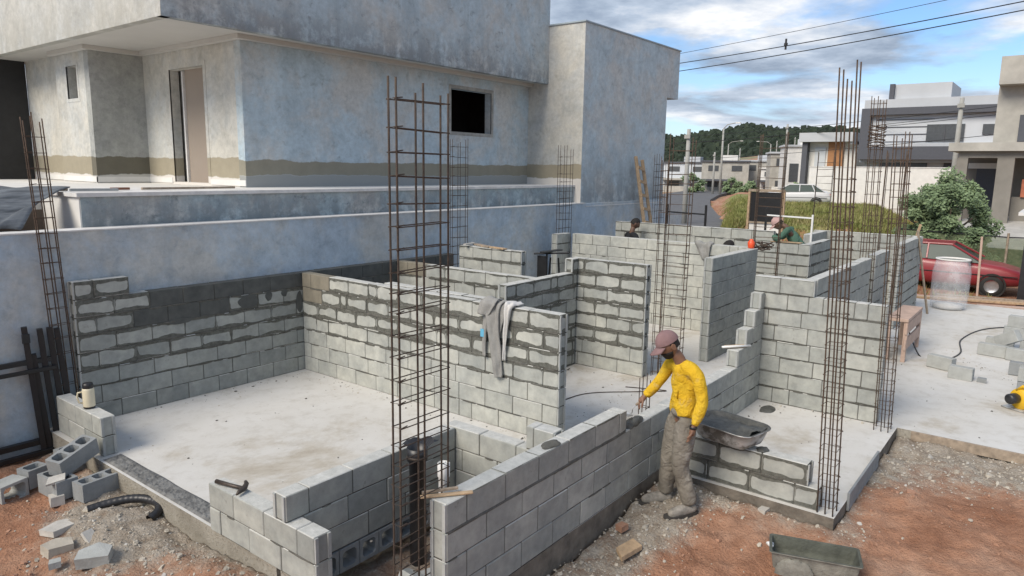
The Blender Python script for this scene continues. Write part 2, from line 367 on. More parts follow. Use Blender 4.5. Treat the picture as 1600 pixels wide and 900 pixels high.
def wall(name,axis,c0,courses,label,cat='block wall',group=None,smf=lambda i,s:.35,tonef=None,mif=None,z0=0,off0=0,holes=(),short=.0,endcap=True):
    """c0: low face coordinate across; courses: list of (start,end) or None"""
    c=c0+TH/2; mb=MB(); core=MB(); core_r=MB()
    xs=[q for q in courses if q]; s_ref=min(q[0] for q in xs)
    for i,q in enumerate(courses):
        if q is None: continue
        a,b=q; s=a; first=True; k=0
        off=.2 if (i+off0)%2 else 0
        while s<b-.02:
            nxt=s+.40
            if first and off: nxt=s+.20
            elif random.random()<short: nxt=s+rnd(.12,.28)
            if b-nxt<.07: nxt=b
            nxt=min(nxt,b); first=False
            mid=(s+nxt)/2
            mi=mif(i,mid) if mif else 0
            tn=tonef(i,mid) if tonef else random.gauss(.5,.22)
            if not any(h[0]==i and h[1]<mid<h[2] for h in holes):
                wall_block(mb,axis,s,nxt,c,z0+i*CH,CH,smf(i,mid),max(0,min(1,tn)),mi)
            s=nxt
        ins=.007
        if axis=='x': core.box(a+ins,c-TH/2+ins,z0+i*CH+(0 if i==0 else -.006),b-ins,c+TH/2-ins,z0+(i+1)*CH-.012)
        else: core.box(c-TH/2+ins,a+ins,z0+i*CH+(0 if i==0 else -.006),c+TH/2-ins,b-ins,z0+(i+1)*CH-.012)
    # mortar lips squeezed from the bed joints (real relief)
    for i,q in enumerate(courses):
        if q is None or i==0 or not courses[i-1]: continue
        a=max(q[0],courses[i-1][0]); b=min(q[1],courses[i-1][1]); s=a+.02
        while s<b-.05:
            e=min(b-.01,s+rnd(.08,.35)); sm=smf(i,s)
            if random.random()<min(.9,.25+sm*.5):
                for side in(-1,1):
                    t=rnd(.002,.006)+.003; hh=rnd(.004,.008)+.006*sm; zc=z0+i*CH+rnd(-.004,.001)-.3*hh
                    y=c+side*(TH/2); pts=[]; n=max(2,int((e-s)/.03))
                    vs=[];fs=[]
                    for kk in range(n+1):
                        ss=s+(e-s)*kk/n; w=math.sin(math.pi*(kk/n))*.6+.4; w*=rnd(.7,1.2)
                        for (yo,zo) in ((-.004,hh*w),(t*w,hh*.3*w),(t*w*.8,-hh*.5*w),(-.004,-hh*w)):
                            p=(ss,y+side*yo,zc+zo); vs.append(p if axis=='x' else (p[1],p[0],p[2]))
                    for kk in range(n):
                        for r_ in range(3):
                            f=(kk*4+r_,kk*4+r_+1,kk*4+4+r_+1,kk*4+4+r_); fs.append(f)
                    core.add(vs,fs,0)
            s=e+rnd(0,.12)
    o=(min(q[0] for q in xs),c,z0) if axis=='x' else (c,min(q[0] for q in xs),z0)
    for i,q in enumerate(courses):   # ribbed end faces of the end blocks
        if q is None: continue
        a=q[0]; z=z0+i*CH
        for (ca,cb) in ((c-TH/2+.004,c-TH/2+.030),(c+TH/2-.030,c+TH/2-.004)):
            if axis=='x': mb.box(a-.008,ca,z+.006,a+.006,cb,z+CH-.010,4)
            else: mb.box(ca,a-.008,z+.006,cb,a+.006,z+CH-.010,4)
    root=empty('block_wall',o,label,cat,group)
    wb(mb,'block_courses',[M['block'],M['coat'],M['damp'],M['blocktop'],M['hblock_l']],root)
    wb(core,'mortar_bed',M['mortar'],root)

    return root
heavy=lambda lo: (lambda i,s: (1.0 if i>=lo else .18))
G1='half-built block walls of the new house'
# slab, footings
def slab():
    mb=MB()
    poly=[(2.72,4.24),(2.72,8.50),(18.9,8.50),(18.9,-9),(8.90,-9),(8.90,1.25),(6.10,1.25),(6.10,2.85),(4.47,2.85),(4.47,4.24)]
    mb.prism(poly,-.27,0.0,0)
    # top face material differs from sides
    mb.m=[1,0]+[1]*len(poly); mb.m[2+6]=2; mb.m[2+5]=2; mb.m[2+7]=2
    o=mb.build('concrete_slab',[M['slab'],M['edge'],M['edge_d']]); tag(o,kind='structure')
    mb=MB(); mb.box(3.02,2.85,-.27,4.468,2.99,-.002); o=mb.build('front_footing',M['edge_d']); tag(o,kind='structure')
    # dark gravelly strip along the left edge of the slab, prepared for the next wall
    mb=MB(); xs_=[2.745+.022*i for i in range(9)]; n=90; vs=[]; fs=[]
    for i in range(n+1):
        y=5.15+2.02*i/n
        for j,x in enumerate(xs_):
            e=(j in (0,8)) or i in (0,n); wv=.02*mnoise.noise(Vector((y*2,j*.1,0)))
            vs.append((x+wv*(1 if j==8 else 0),y,.003 if e else .010+.012*(mnoise.noise(Vector((x*30,y*30,0)))+.6)))
    for i in range(n):
        for j in range(8): a=i*9+j; fs.append((a,a+1,a+10,a+9))
    mb.add(vs,fs); o=mb.build('mortar_strip',M['strip']); tag(o,'dark rough mortar strip laid along the left slab edge','mortar')
M['strip']=simple('strip_mortar',(.155,.155,.15),.95,var=.45,sc=14,bump=.8,bs=70)
slab()
wall('A','x',8.35,[(3.05,9.1)]*7+[(3.05,3.63)],'long block wall along the plastered boundary wall, its upper right coated dark',group=G1,
     smf=lambda i,s: .12 if i<2 else (.6 if i==2 else (1.3 if s<6.2 else .6)), mif=lambda i,s: 1 if ((i==6 and s>3.84) or (i==5 and 3.84<s<5.05) or (i>=4 and s>6.2)) else 0,
     tonef=lambda i,s: .28+rnd(-.2,.25) if i<7 else .6)
# irregular patches of coating on wall A
for kk,(x,z,rx,rz,lb) in enumerate(((5.12,1.1,.15,.085,'largest'),(5.42,1.14,.05,.065,'tall middle'),(5.66,1.15,.05,.05,'round right'),(4.2,.99,.16,.035,'long low'),(5.90,.98,.05,.15,'narrow corner'))):
    mb=MB(); n=26; r_=[1+.22*mnoise.noise(Vector((math.cos(2*math.pi*i/n)*1.3+kk*7,math.sin(2*math.pi*i/n)*1.3,kk))) for i in range(n)]
    pts=[(x+math.cos(2*math.pi*i/n)*rx*r_[i],z+math.sin(2*math.pi*i/n)*rz*r_[i]) for i in range(n)]
    mb.add([(p[0],8.347,p[1]) for p in pts]+[(p[0],8.344,p[1]) for p in pts],[tuple(range(n,2*n))]+[(i,(i+1)%n,n+(i+1)%n,n+i) for i in range(n)])
    bo=mb.build('coating_splash',M['coat']); tag(bo,lb+' dark coating splash on the pale blocks just under the coated courses','coating splash','dark coating splashes on the block wall')
wall('S','y',2.78,[(7.25,8.33)]*2,'short two-course wall at the slab corner with a flask on top',group=G1,smf=lambda i,s:.15)
for i_ in (0,): pass
# coordinates of x-walls: c0 is the low-y face; of y-walls the low-x face
wall('B','y',5.95,[(3.98,8.34)]*7,'long block wall across the middle with a grey jacket over its end',group=G1,
     smf=lambda i,s:(1.5 if i>=4 else (.9 if i==3 else .25)),mif=lambda i,s: 2 if (i==6 and s>7.55) or (i==5 and s>7.9) else 0,tonef=lambda i,s:.72+rnd(-.2,.2),short=.05)
wall('B2','y',6.13,[(5.1,6.85)]*7,'second leaf of blocks standing close behind the long middle wall',group=G1,smf=lambda i,s:.6,tonef=lambda i,s:.7)
wall('Q','y',7.75,[(5.70,8.34)]*7,'block wall behind the jacket wall with a dark coated end',group=G1,
     smf=lambda i,s:.9,mif=lambda i,s: 2 if (i==6 and s>7.6) else 0,tonef=lambda i,s:.7+rnd(-.2,.2))
wall('C','x',5.55,[(7.05,8.72)]*7+[(8.60,8.74)],'blue-grey block wall running away to the inner corner, mortar bands wide',group=G1,smf=lambda i,s:1.3,off0=1,tonef=lambda i,s:.35+rnd(-.15,.15),short=.12)
wall('D','y',8.75,[(4.45,5.69)]*8,'eight-course pale block wall between the inner corner and the tall bar bundle',group=G1,smf=lambda i,s:1.3 if i>1 else .4,tonef=lambda i,s:.7+rnd(-.2,.2),short=.12)
wall('T','y',8.80,[(6.65,7.96)]*8,'short wall with loose boards on top near the boundary wall',group=G1,smf=lambda i,s:.8,tonef=lambda i,s:.75)
wall('E','x',2.85,[(3.04,8.86)]*3+[(3.04,5.36)],'long front block wall that the man in yellow is building',group=G1,
     smf=lambda i,s:(.12 if i!=3 else .3)+(.25 if s>4.6 and i==3 else 0),tonef=lambda i,s:.45+rnd(-.25,.25),short=.08,holes=())
for k,(a,b,i) in enumerate(((8.05,8.86,3),(8.32,8.86,4),(8.58,8.86,5),(8.76,8.86,6))): pass
mb=MB(); n_=70; vs_=[];  # strip in wet-mortar colour stands in for the shadow of the open bed joint
for i_ in range(n_+1):
    s_=3.05+2.30*i_/n_; w_=.011+.007*mnoise.noise(Vector((s_*4,0,1)))+.005*mnoise.noise(Vector((s_*15,0,1)))+.006*math.exp(-(s_-3.05)*1.2)
    vs_+=[(s_,2.853,.592-w_),(s_,2.8455,.594),(s_,2.853,.600+w_*.7)]
mb.add(vs_,[(i_*3+j_,i_*3+3+j_,i_*3+4+j_,i_*3+1+j_) for i_ in range(n_) for j_ in range(2)])
o_=mb.build('joint_shadow_strip',M['wet']); tag(o_,'dark strip standing in for the shadow gap under the top course of the front wall','mortar')
wall('E2','x',2.852,[(8.05,8.86),(8.32,8.86),(8.56,8.86),(8.74,8.86)],'stepped blocks climbing to the corner behind the man in yellow',group=G1,z0=.6,smf=lambda i,s:.25,tonef=lambda i,s:.45)
wall('I','x',4.07,[(2.85,4.46),(2.85,4.46),(2.70,4.46)],'three-course block wall beside the corner with the hammer',group=G1,smf=lambda i,s:.1,off0=1,tonef=lambda i,s:.35+rnd(-.25,.2))
wall('J','y',2.70,[(3.75,5.10)]*2,'low two-course wall at the left front with a claw hammer on top',group=G1,smf=lambda i,s:.1,tonef=lambda i,s:.4+rnd(-.2,.3))
wall('H','y',4.47,[(3.0,4.21)]*3+[(3.02,3.30)],'low cross wall closing the small pit behind the front wall',group=G1,smf=lambda i,s:.15,tonef=lambda i,s:.6)
wall('G','y',6.15,[(1.40,2.84),(1.50,2.84)],'low two-course wall carrying the mortar trough',group=G1,smf=lambda i,s:1.25,off0=1,tonef=lambda i,s:.6+rnd(-.15,.2))
wall('F','y',8.87,[(1.47,3.0)]*7+[(2.28,3.0)],'seven-course wall facing the small front room with a step-down top',group=G1,smf=lambda i,s:.45,off0=1,tonef=lambda i,s:.5+rnd(-.3,.3),short=.3)
wall('K','x',2.28,[(9.02,12.0)]*8,'blue-grey wall running back from the stepped corner',group=G1,smf=lambda i,s:.3,tonef=lambda i,s:.4)
wall('P','x',2.30,[(12.45,13.55)]*8,'narrow wall pier between two doorways on the right side',group=G1,smf=lambda i,s:.5,tonef=lambda i,s:.4)
wall('N','x',2.32,[(14.75,16.98)]*8,'rear right corner wall ending near the red car',group=G1,smf=lambda i,s:.5,tonef=lambda i,s:.4)
wall('FX','y',17.0,[(2.32,4.5)]*8,'rearmost wall on the right closing the last room',group=G1,smf=lambda i,s:.5,tonef=lambda i,s:.5)
wall('W5','x',4.20,[(15.70,16.98)]*8,'short wall behind the man in green near the rear corner',group=G1,smf=lambda i,s:.3,tonef=lambda i,s:.4)
wall('Mw','y',13.40,[(3.58,7.6)]*8+[(4.25,7.6)],'long rear wall that the man in green leans over',group=G1,smf=lambda i,s:.6,tonef=lambda i,s:.65)
wall('M2','x',3.58,[(13.55,14.85)]*8,'wall turning back from the corner beside the man in green',group=G1,smf=lambda i,s:.8,tonef=lambda i,s:.35)
wall('L','y',12.10,[(4.22,7.85)]*8,'pale back wall with the man in black behind it',group=G1,smf=lambda i,s:.12,tonef=lambda i,s:.85,short=.1)
wall('R','x',4.07,[(10.15,12.09)]*8,'tall blue-grey wall ending free beside the central bar bundle',group=G1,smf=lambda i,s:.12,off0=1,tonef=lambda i,s:.4)
wall('V','x',7.95,[(11.72,12.2)]*8,'narrow block pier beside the slim bar cage at the boundary wall',group=G1,smf=lambda i,s:.5,tonef=lambda i,s:.5)
# hollow blocks on their side under wall I, cores facing out
def hollow(mb,L=.39,Wd=.19,Hh=.19,ncell=2,wall_t=.028,M_=None,cut=0,mi=0):
    """hollow block, cells open upward (z); centred; optional half cut"""
    def tr(vs): return [M_@Vector(v) for v in vs] if M_ is not None else vs
    hx,hy,hz=L/2,Wd/2,Hh/2; cw=(L-wall_t*(ncell+1))/ncell
    outer=[(-hx,-hy),(hx,-hy),(hx,hy),(-hx,hy)]
    # outer sides
    vs=[(x,y,-hz) for x,y in outer]+[(x,y,hz) for x,y in outer]
    mb.add(tr(vs),[(i,(i+1)%4,4+(i+1)%4,4+i) for i in range(4)],mi)
    zb=-hz
    for s in(1,-1):
        z=hz*s
        # rim pieces: long shells and webs
        def q(x0,y0,x1,y1):
            f=(0,1,2,3) if s>0 else (3,2,1,0); mb.add(tr([(x0,y0,z),(x1,y0,z),(x1,y1,z),(x0,y1,z)]),[f],mi)
        q(-hx,-hy,hx,-hy+wall_t); q(-hx,hy-wall_t,hx,hy)
        for k in range(ncell+1):
            x0=-hx+k*(cw+wall_t); q(x0,-hy+wall_t,x0+wall_t,hy-wall_t)
    for k in range(ncell):
        x0=-hx+wall_t+k*(cw+wall_t); x1=x0+cw; y0=-hy+wall_t; y1=hy-wall_t; c=.022
        ring=[(x0+c,y0),(x1-c,y0),(x1,y0+c),(x1,y1-c),(x1-c,y1),(x0+c,y1),(x0,y1-c),(x0,y0+c)]
        t=.006
        vs=[(x,y,hz) for x,y in ring]+[(x+(0 if abs(x-(x0+x1)/2)<.001 else (t if x<(x0+x1)/2 else -t)),y+(t if y<(y0+y1)/2 else -t),-hz) for x,y in ring]
        n=8; mb.add(tr(vs),[(i,n+i,n+(i+1)%n,(i+1)%n) for i in range(n)],mi)
        # corner fillets of the rim
        for (cx,cy,dx,dy) in ((x0,y0,1,1),(x1,y0,-1,1),(x1,y1,-1,-1),(x0,y1,1,-1)):
            for z in (hz,-hz):
                tri=[(cx,cy,z),(cx+dx*c,cy,z),(cx,cy+dy*c,z)]; mb.add(tr(tri),[(0,1,2)],mi)
def sideblocks():
    k=0
    for i in range(8):
        x=3.05+i*.198; 
        if x>4.4: break
        mb=MB(); T=Matrix.Translation((0,0,0))@Matrix.Rotation(R(90),4,'X')@Matrix.Rotation(R(90),4,'Z')
        mb2=MB(); hollow(mb2,L=.19,Wd=.19,Hh=.14,ncell=1,M_=Matrix.Rotation(R(90),4,'X'))
        o=mb2.build('hollow_block',M['hblock'],loc=None); o.location=(x,4.135,-.105)
        tag(o,['first','second','third','fourth','fifth','sixth','seventh','eighth'][i]+' hollow block from the left in the row laid on edge under the three-course wall','hollow block','hollow blocks on edge under the low wall')
    mb=MB(); mb.box(2.73,4.075,-.27,2.94,4.205,-.004); o=mb.build('corner_footing',M['edge']); tag(o,kind='structure')
    # pit floor and footing under J
    mb=MB(); mb.box(2.72,3.77,-.27,2.84,4.07,-.003); o=mb.build('low_wall_footing',M['edge']); tag(o,kind='structure')
sideblocks()
# ------------------------------------------------------------------ ground
SITE=[(2.72,4.24),(2.72,8.50),(18.9,8.50),(18.9,-9),(8.90,-9),(8.90,1.25),(6.10,1.25),(6.10,2.85),(3.02,2.85),(3.02,3.9),(2.72,3.75)]
def dist_poly(x,y,poly=SITE):
    best=9e9; inside=False; n=len(poly)
    for i in range(n):
        x0,y0=poly[i]; x1,y1=poly[(i+1)%n]; dx,dy=x1-x0,y1-y0
        t=max(0,min(1,((x-x0)*dx+(y-y0)*dy)/(dx*dx+dy*dy))); d=math.hypot(x-x0-t*dx,y-y0-t*dy); best=min(best,d)
        if (y0>y)!=(y1>y) and x<(x1-x0)*(y-y0)/(y1-y0)+x0: inside=not inside
    return -best if inside else best
def sstep(a,b,x): t=max(0,min(1,(x-a)/(b-a))); return t*t*(3-2*t)
def N3(x,y,s,o=0): return mnoise.fractal(Vector((x*s+o,y*s-o,o*.3)),1.0,2.0,5)
def ground_h(x,y):
    d=dist_poly(x,y) if (-3<x<20 and -10<y<10) else 3
    h=-.225+.105*sstep(4.6,6.3,x)*sstep(4.5,3.0,y)*1.0+ (.0 if x<8 else 0)
    if d>0:
        h+=.05*N3(x,y,.5,3)+.040*N3(x,y,1.9,9)+.030*N3(x,y,6,5)+.012*N3(x,y,15,2)
        h+=.05*math.exp(-d/.25)*(.6+.5*N3(x,y,2.5,2))
        # small heap of mortar dust at the left front, earth heap by the low wall
        h+=.07*math.exp(-((x-2.25)**2/.18+(y-5.9)**2/.9))
        h+=.10*math.exp(-((x-2.45)**2/.05+(y-4.6)**2/.30))*(1+.5*N3(x,y,5,1))
        h+=.06*math.exp(-((x-5.6)**2/.25+(y-2.45)**2/.06))
        h+=.02*sstep(7.6,8.9,x)*(1 if y<1.3 else 0)
        h-=.08*math.exp(-((x-1.75)**2+(y-5.9)**2)/.006)
        h=min(h,-.03)
    else: h=-.30
    if 2.95<x<4.6 and 2.9<y<4.3: h=-.33+.04*N3(x,y,3)
    # beyond the site: soil strip falling to the car, raised mound
    if x>18.9:
        h=-.05-.40*sstep(19,23,x)+.03*N3(x,y,.7,4)
        ang=math.degrees(math.atan2(y,x)); 
        mnd=sstep(7.0,11.5,ang)*(1-sstep(20.2,22.0,ang))
        h=h*(1-mnd)+mnd*(-.1+(1.28+.10*N3(x,y,.25,7))*sstep(19.6,25.5,x+.6*N3(x,y,.6,3))-.35*sstep(30,60,x)*1.0)
        h=h*(1-sstep(40,60,x))+sstep(40,60,x)*(.9*mnd-.1*(1-mnd))
    return h
def grav_f(x,y):
    if x>18.9:
        return 0.0
    d=max(0,dist_poly(x,y)) if (-3<x<20 and -10<y<10) else 2
    g=math.exp(-d/.30)*.75
    g+=1.1*math.exp(-((x-2.35)**2/.16+(y-6.05)**2/.55))+.35*math.exp(-((x-1.7)**2/.25+(y-5.5)**2/.5))
    g+=.8*math.exp(-((x-5.55)**2/.35+(y-2.5)**2/.06))
    g+=.72*sstep(7.1,8.7,x+.5*N3(x,y,.9,2))*(1 if y<1.4 else 0)*(.85+.5*N3(x,y,1.1,5))
    g+=.55*math.exp(-((x-4.5)**2/.9+(y-2.5)**2/.1))
    return g+.25*N3(x,y,1.3,8)
def grid(xs,ys,hf,name,mats,attr=None,skip=None):
    nx,ny=len(xs),len(ys); vs=[(x,y,hf(x,y)) for y in ys for x in xs]
    fs=[]
    for j in range(ny-1):
        for i in range(nx-1):
            if skip and skip((xs[i]+xs[i+1])/2,(ys[j]+ys[j+1])/2): continue
            a=j*nx+i; fs.append((a,a+1,a+nx+1,a+nx))
    me=bpy.data.meshes.new(name); me.from_pydata(vs,[],fs)
    for m in mats: me.materials.append(m)
    me.polygons.foreach_set('use_smooth',[True]*len(fs))
    if attr:
        for an,fn in attr.items():
            a=me.attributes.new(an,'FLOAT','POINT'); a.data.foreach_set('value',[fn(v[0],v[1]) for v in vs])
    me.update(); o=bpy.data.objects.new(name,me); COL.objects.link(o); return o
def lin(a,b,st): n=max(1,int(round((b-a)/st))); return [a+(b-a)*i/n for i in range(n+1)]
xs=lin(-40,-2,3)[:-1]+lin(-2,1,.15)[:-1]+lin(1,9.2,.035)[:-1]+lin(9.2,18.9,.5)[:-1]+lin(18.9,30,.25)[:-1]+lin(30,70,1.0)
ys=lin(-60,-8,4)[:-1]+lin(-8,-1,.35)[:-1]+lin(-1,3.2,.035)[:-1]+lin(3.2,9.2,.05)[:-1]+lin(9.2,16,.3)[:-1]+lin(16,40,1.2)
gcache={}
ground=grid(xs,ys,ground_h,'ground',[M['soil']],{'grav':grav_f},skip=lambda x,y: (dist_poly(x,y)<-.25 and not (3.0<x<4.6 and 2.8<y<4.3)) if (-3<x<20 and -10<y<10) else False)
tag(ground,kind='structure')
# wide terrain to the horizon
def m_far(k):
    a=k.noise(.02,5,.6); b=k.noise(.25,6,.7); x=k.xyz(k.pos())
    red=k.ramp(b,[(.3,(.26,.125,.07)),(.55,(.36,.20,.12)),(.75,(.40,.27,.17))])
    gr=k.ramp(b,[(.3,(.13,.14,.07)),(.7,(.26,.24,.13))])
    k.col(k.mix(k.step(a,.44,.56),red,gr)); k.rough(.95)
M['far']=mat('far_soil',m_far)
def m_terr(k):
    b=k.noise(.8,6,.7); c=k.noise(4,5,.7); s=k.attr('bank')
    gr=k.ramp(b,[(.3,(.11,.14,.035)),(.5,(.19,.21,.055)),(.7,(.28,.25,.10))])
    rd=k.ramp(c,[(.3,(.22,.085,.045)),(.6,(.38,.17,.09)),(.75,(.42,.27,.17))])
    m=k.step(k.math('ADD',s,k.math('MULTIPLY_ADD',b,1.0,-.5)),.40,.60)
    k.col(k.mix(m,gr,rd)); k.rough(.95); k.bump(c,.8,.08)
M['terr']=mat('mound_ground',m_terr)
def far_h(x,y):
    h=-.6
    d=math.hypot(x,y); ang=math.degrees(math.atan2(y,x))
    # red hill rising behind the town toward the right
    h=-.25+sstep(125,250,d)*(4.6+(min(12,max(0,26-ang)))*.54)
    if d<68: h=-1.2
    return h
fx=lin(40,420,8); fy=lin(-260,420,10)
o=grid(fx,fy,far_h,'far_terrain',[M['far']]); tag(o,kind='structure')
mb=MB(); mb.box(-1500,-1500,-3.2,2200,2200,-3.0); o=mb.build('plain',[M['far']]); tag(o,kind='structure')
# mound (ground cover colours) as its own sheet just above the ground
def skipm(x,y):
    a=math.degrees(math.atan2(y,x)); return not (5.5<a<23.5 and x>19.6)
o=grid(lin(19.6,64,.3),lin(1.5,26,.3),lambda x,y: ground_h(x,y)+.01+.05*(N3(x,y,1.2,6)),'grass_mound',[M['terr']],
  {'bank':lambda x,y: (1-sstep(22.2,25.8,x+1.4*N3(x,y,.5,3)))*.9+.45*sstep(.15,.5,N3(x,y,.35,11))+(1-sstep(6.5,10,math.degrees(math.atan2(y,x))))},skip=skipm)
tag(o,kind='structure')
# road at the left of the mound, running away
M['asphalt']=simple('asphalt',(.115,.115,.118),.9,var=.2,sc=2,bump=.3)
M['kerb']=simple('kerb_concrete',(.42,.41,.38),.9,var=.15,sc=2)
def strip(pts,w,z,name,m,th=.02):
    mb=MB(); n=len(pts); vs=[]; 
    for i in range(n):
        p=Vector((*pts[i],0)); t=(Vector((*pts[min(i+1,n-1)],0))-Vector((*pts[max(i-1,0)],0))).normalized(); nn=Vector((-t.y,t.x,0))
        zz=z if not callable(z) else z(i)
        for s,zq in((-1,zz),(1,zz),(1,zz-th),(-1,zz-th)): q=p+nn*s*w/2; vs.append((q.x,q.y,zq))
    fs=[]
    for i in range(n-1):
        for j in range(4): fs.append((i*4+j,(i*4+(j+1)%4),(i+1)*4+(j+1)%4,(i+1)*4+j))
    mb.add(vs,fs); o=mb.build(name,m); return o
o=strip([(24,10.2),(34,15.5),(44,21),(56,26.5),(68,31.5),(84,37),(110,44),(150,50)],6.5,.06,'road',M['asphalt'],.3); tag(o,kind='structure')

# pale concrete ramp at right in front of the unfinished house
o=strip([(30.5,2.9),(34,2.4),(38,1.2),(44,-1)],4.2,lambda i:(.35,.75,1.05,1.1)[i],'ramp',M['kerb'],1.5); tag(o,kind='structure')
# ------------------------------------------------------------------ hills with forest
def m_forest(k):
    a=k.noise(.25,4,.6); k.col(k.ramp(a,[(.3,(.010,.018,.010)),(.55,(.021,.034,.018)),(.75,(.040,.054,.028))])); k.rough(.9)
M['forest']=mat('forest',m_forest)
def hill_h(x,y):
    ang=math.degrees(math.atan2(y,x)); d=math.hypot(x,y)
    top={8:21,10:23,12:25,14:27,16:26.5,18:27,20:29,22:25,24:23,26:22,28:24,30:25}
    a=max(8,min(29.9,ang)); k0=int(a//2*2); t=(a-k0)/2; tp=top[k0]*(1-t)+top[k0+2]*t
    h=-3+ (tp+2.5*N3(x,y,.012,3))*sstep(255,430,d)
    return h
o=grid(lin(200,560,12),lin(20,330,10),lambda x,y:hill_h(x,y)-1.5,'wooded_hill',[M['forest']]); tag(o,kind='structure')
def crowns():
    rng=np.random.RandomState(3); ico=[]
    t=(1+5**.5)/2; base=np.array([(-1,t,0),(1,t,0),(-1,-t,0),(1,-t,0),(0,-1,t),(0,1,t),(0,-1,-t),(0,1,-t),(t,0,-1),(t,0,1),(-t,0,-1),(-t,0,1)],float); base/=np.linalg.norm(base[0])
    F=np.array([(0,11,5),(0,5,1),(0,1,7),(0,7,10),(0,10,11),(1,5,9),(5,11,4),(11,10,2),(10,7,6),(7,1,8),(3,9,4),(3,4,2),(3,2,6),(3,6,8),(3,8,9),(4,9,5),(2,4,11),(6,2,10),(8,6,7),(9,8,1)])
    V=[];FF=[];n=0
    for _ in range(34000):
        ang=rng.uniform(9,29); d=rng.uniform(262,445); a=math.radians(ang); x,y=d*math.cos(a),d*math.sin(a)
        z=hill_h(x,y)
        if d<300 and rng.rand()<.3: continue
        s=rng.uniform(.7,1.7)
        if rng.rand()<.08: s*=1.3; sz=1.7
        else: sz=rng.uniform(.8,1.25)
        q=base*(1+rng.uniform(-.3,.3,(12,1)))*s; q[:,2]*=sz
        V.append(q+np.array([x,y,z+s*.5])); FF.append(F+n); n+=12
    me=bpy.data.meshes.new('forest'); me.from_pydata(np.concatenate(V).tolist(),[],np.concatenate(FF).tolist()); me.materials.append(M['forest']); me.update()
    o=bpy.data.objects.new('forest',me); COL.objects.link(o); tag(o,'dark green forest covering the hills behind the town','forest',kind='stuff')
crowns()
# ------------------------------------------------------------------ grass tufts on the mound
def m_grass(k):
    n=k.noise(1.1,4,.6); k.col(k.ramp(n,[(.3,(.115,.14,.032)),(.5,(.205,.215,.060)),(.68,(.31,.265,.125))])); k.rough(.8)
M['grass']=mat('grass',m_grass)
def grass():
    rng=random.Random(5); V=[];F=[]; cnt=0
    for _ in range(60000):
        a=R(rng.uniform(8,22)); d=rng.uniform(22.5,62)*(.55+.45*rng.random()) ; 
        if d<21.5: continue
        x,y=d*math.cos(a),d*math.sin(a)
        if x<21: continue
        bank=(1-sstep(22.2,25.8,x+1.4*N3(x,y,.5,3)))*.9
        if rng.random()<bank*1.0: continue
        if N3(x,y,.35,11)>.3 and rng.random()<.7: continue
        z=ground_h(x,y)+.0; h=rng.uniform(.08,.26)*(1+.5*N3(x,y,.6,1))
        for b in range(2):
            an=rng.uniform(0,6.28); w=rng.uniform(.012,.03); lx,ly=math.cos(an)*h*.5,math.sin(an)*h*.5
            k=len(V); V+= [(x-w*math.sin(an),y+w*math.cos(an),z),(x+w*math.sin(an),y-w*math.cos(an),z),(x+lx,y+ly,z+h)]; F.append((k,k+1,k+2))
        cnt+=1
        if cnt>26000: break
    me=bpy.data.meshes.new('grass'); me.from_pydata(V,[],F); me.materials.append(M['grass']); me.update()
    o=bpy.data.objects.new('grass',me); COL.objects.link(o); tag(o,'yellow-green grass growing over the raised lot behind the walls','grass',kind='stuff')
grass()
# ------------------------------------------------------------------ rubble and gravel scatter near the slab
def stone(mb,c,s,flat=1,mi=0,rng=random):
    n=rng.choice((5,6,7)); a0=rng.uniform(0,6.28); pts=[]
    for i in range(n):
        a=a0+2*math.pi*i/n+rng.uniform(-.25,.25); r=s*rng.uniform(.6,1.1); pts.append((math.cos(a)*r,math.sin(a)*r*rng.uniform(.6,1)))
    h=s*flat*rng.uniform(.5,1); tx,ty=rng.uniform(-.35,.35),rng.uniform(-.35,.35)
    vs=[(c[0]+x,c[1]+y,c[2]-h*.4) for x,y in pts]+[(c[0]+x*rng.uniform(.6,.95),c[1]+y*rng.uniform(.6,.95),c[2]+h*.6+x*tx+y*ty) for x,y in pts]
    mb.add(vs,[tuple(range(n,2*n))]+[(i,(i+1)%n,n+(i+1)%n,n+i) for i in range(n)],mi)
def gravel():
    rng=random.Random(11); mb=MB(); cnt=0
    regs=[((1.3,3.2),(4.2,8.2),3000),((2.9,6.4),(1.9,2.85),2200),((6.0,9.0),(-.9,1.25),1500),((3.0,4.4),(3.0,4.0),220),((1.2,6.5),(.4,2.6),2600),((6.2,8.9),(-1.2,1.2),1600),((1.0,2.7),(4.0,9.0),1500)]
    for (xa,xb),(ya,yb),n in regs:
        for _ in range(n):
            x,y=rng.uniform(xa,xb),rng.uniform(ya,yb)
            if dist_poly(x,y)<.01: continue
            g=grav_f(x,y)
            if rng.random()>min(1,.13+g*1.1): continue
            s=min(.07,rng.lognormvariate(-4.85,.60)); stone(mb,(x,y,ground_h(x,y)+s*.15),s,flat=rng.uniform(.35,.9),mi=(0 if rng.random()<.85 else 1) if g>.35 else (2 if rng.random()<.85 else 0),rng=rng)
    o=mb.build('gravel',[M['rubble'],M['rub_l'],M['rub_r']]); tag(o,'broken mortar crumbs and gravel strewn over the red soil','gravel',kind='stuff')
M['rub_l']=simple('rubble_pale',(.47,.45,.41),.95,var=.15,sc=9,bump=.3)
M['rub_r']=simple('rubble_red',(.36,.20,.13),.95,var=.25,sc=9,bump=.3)
gravel()
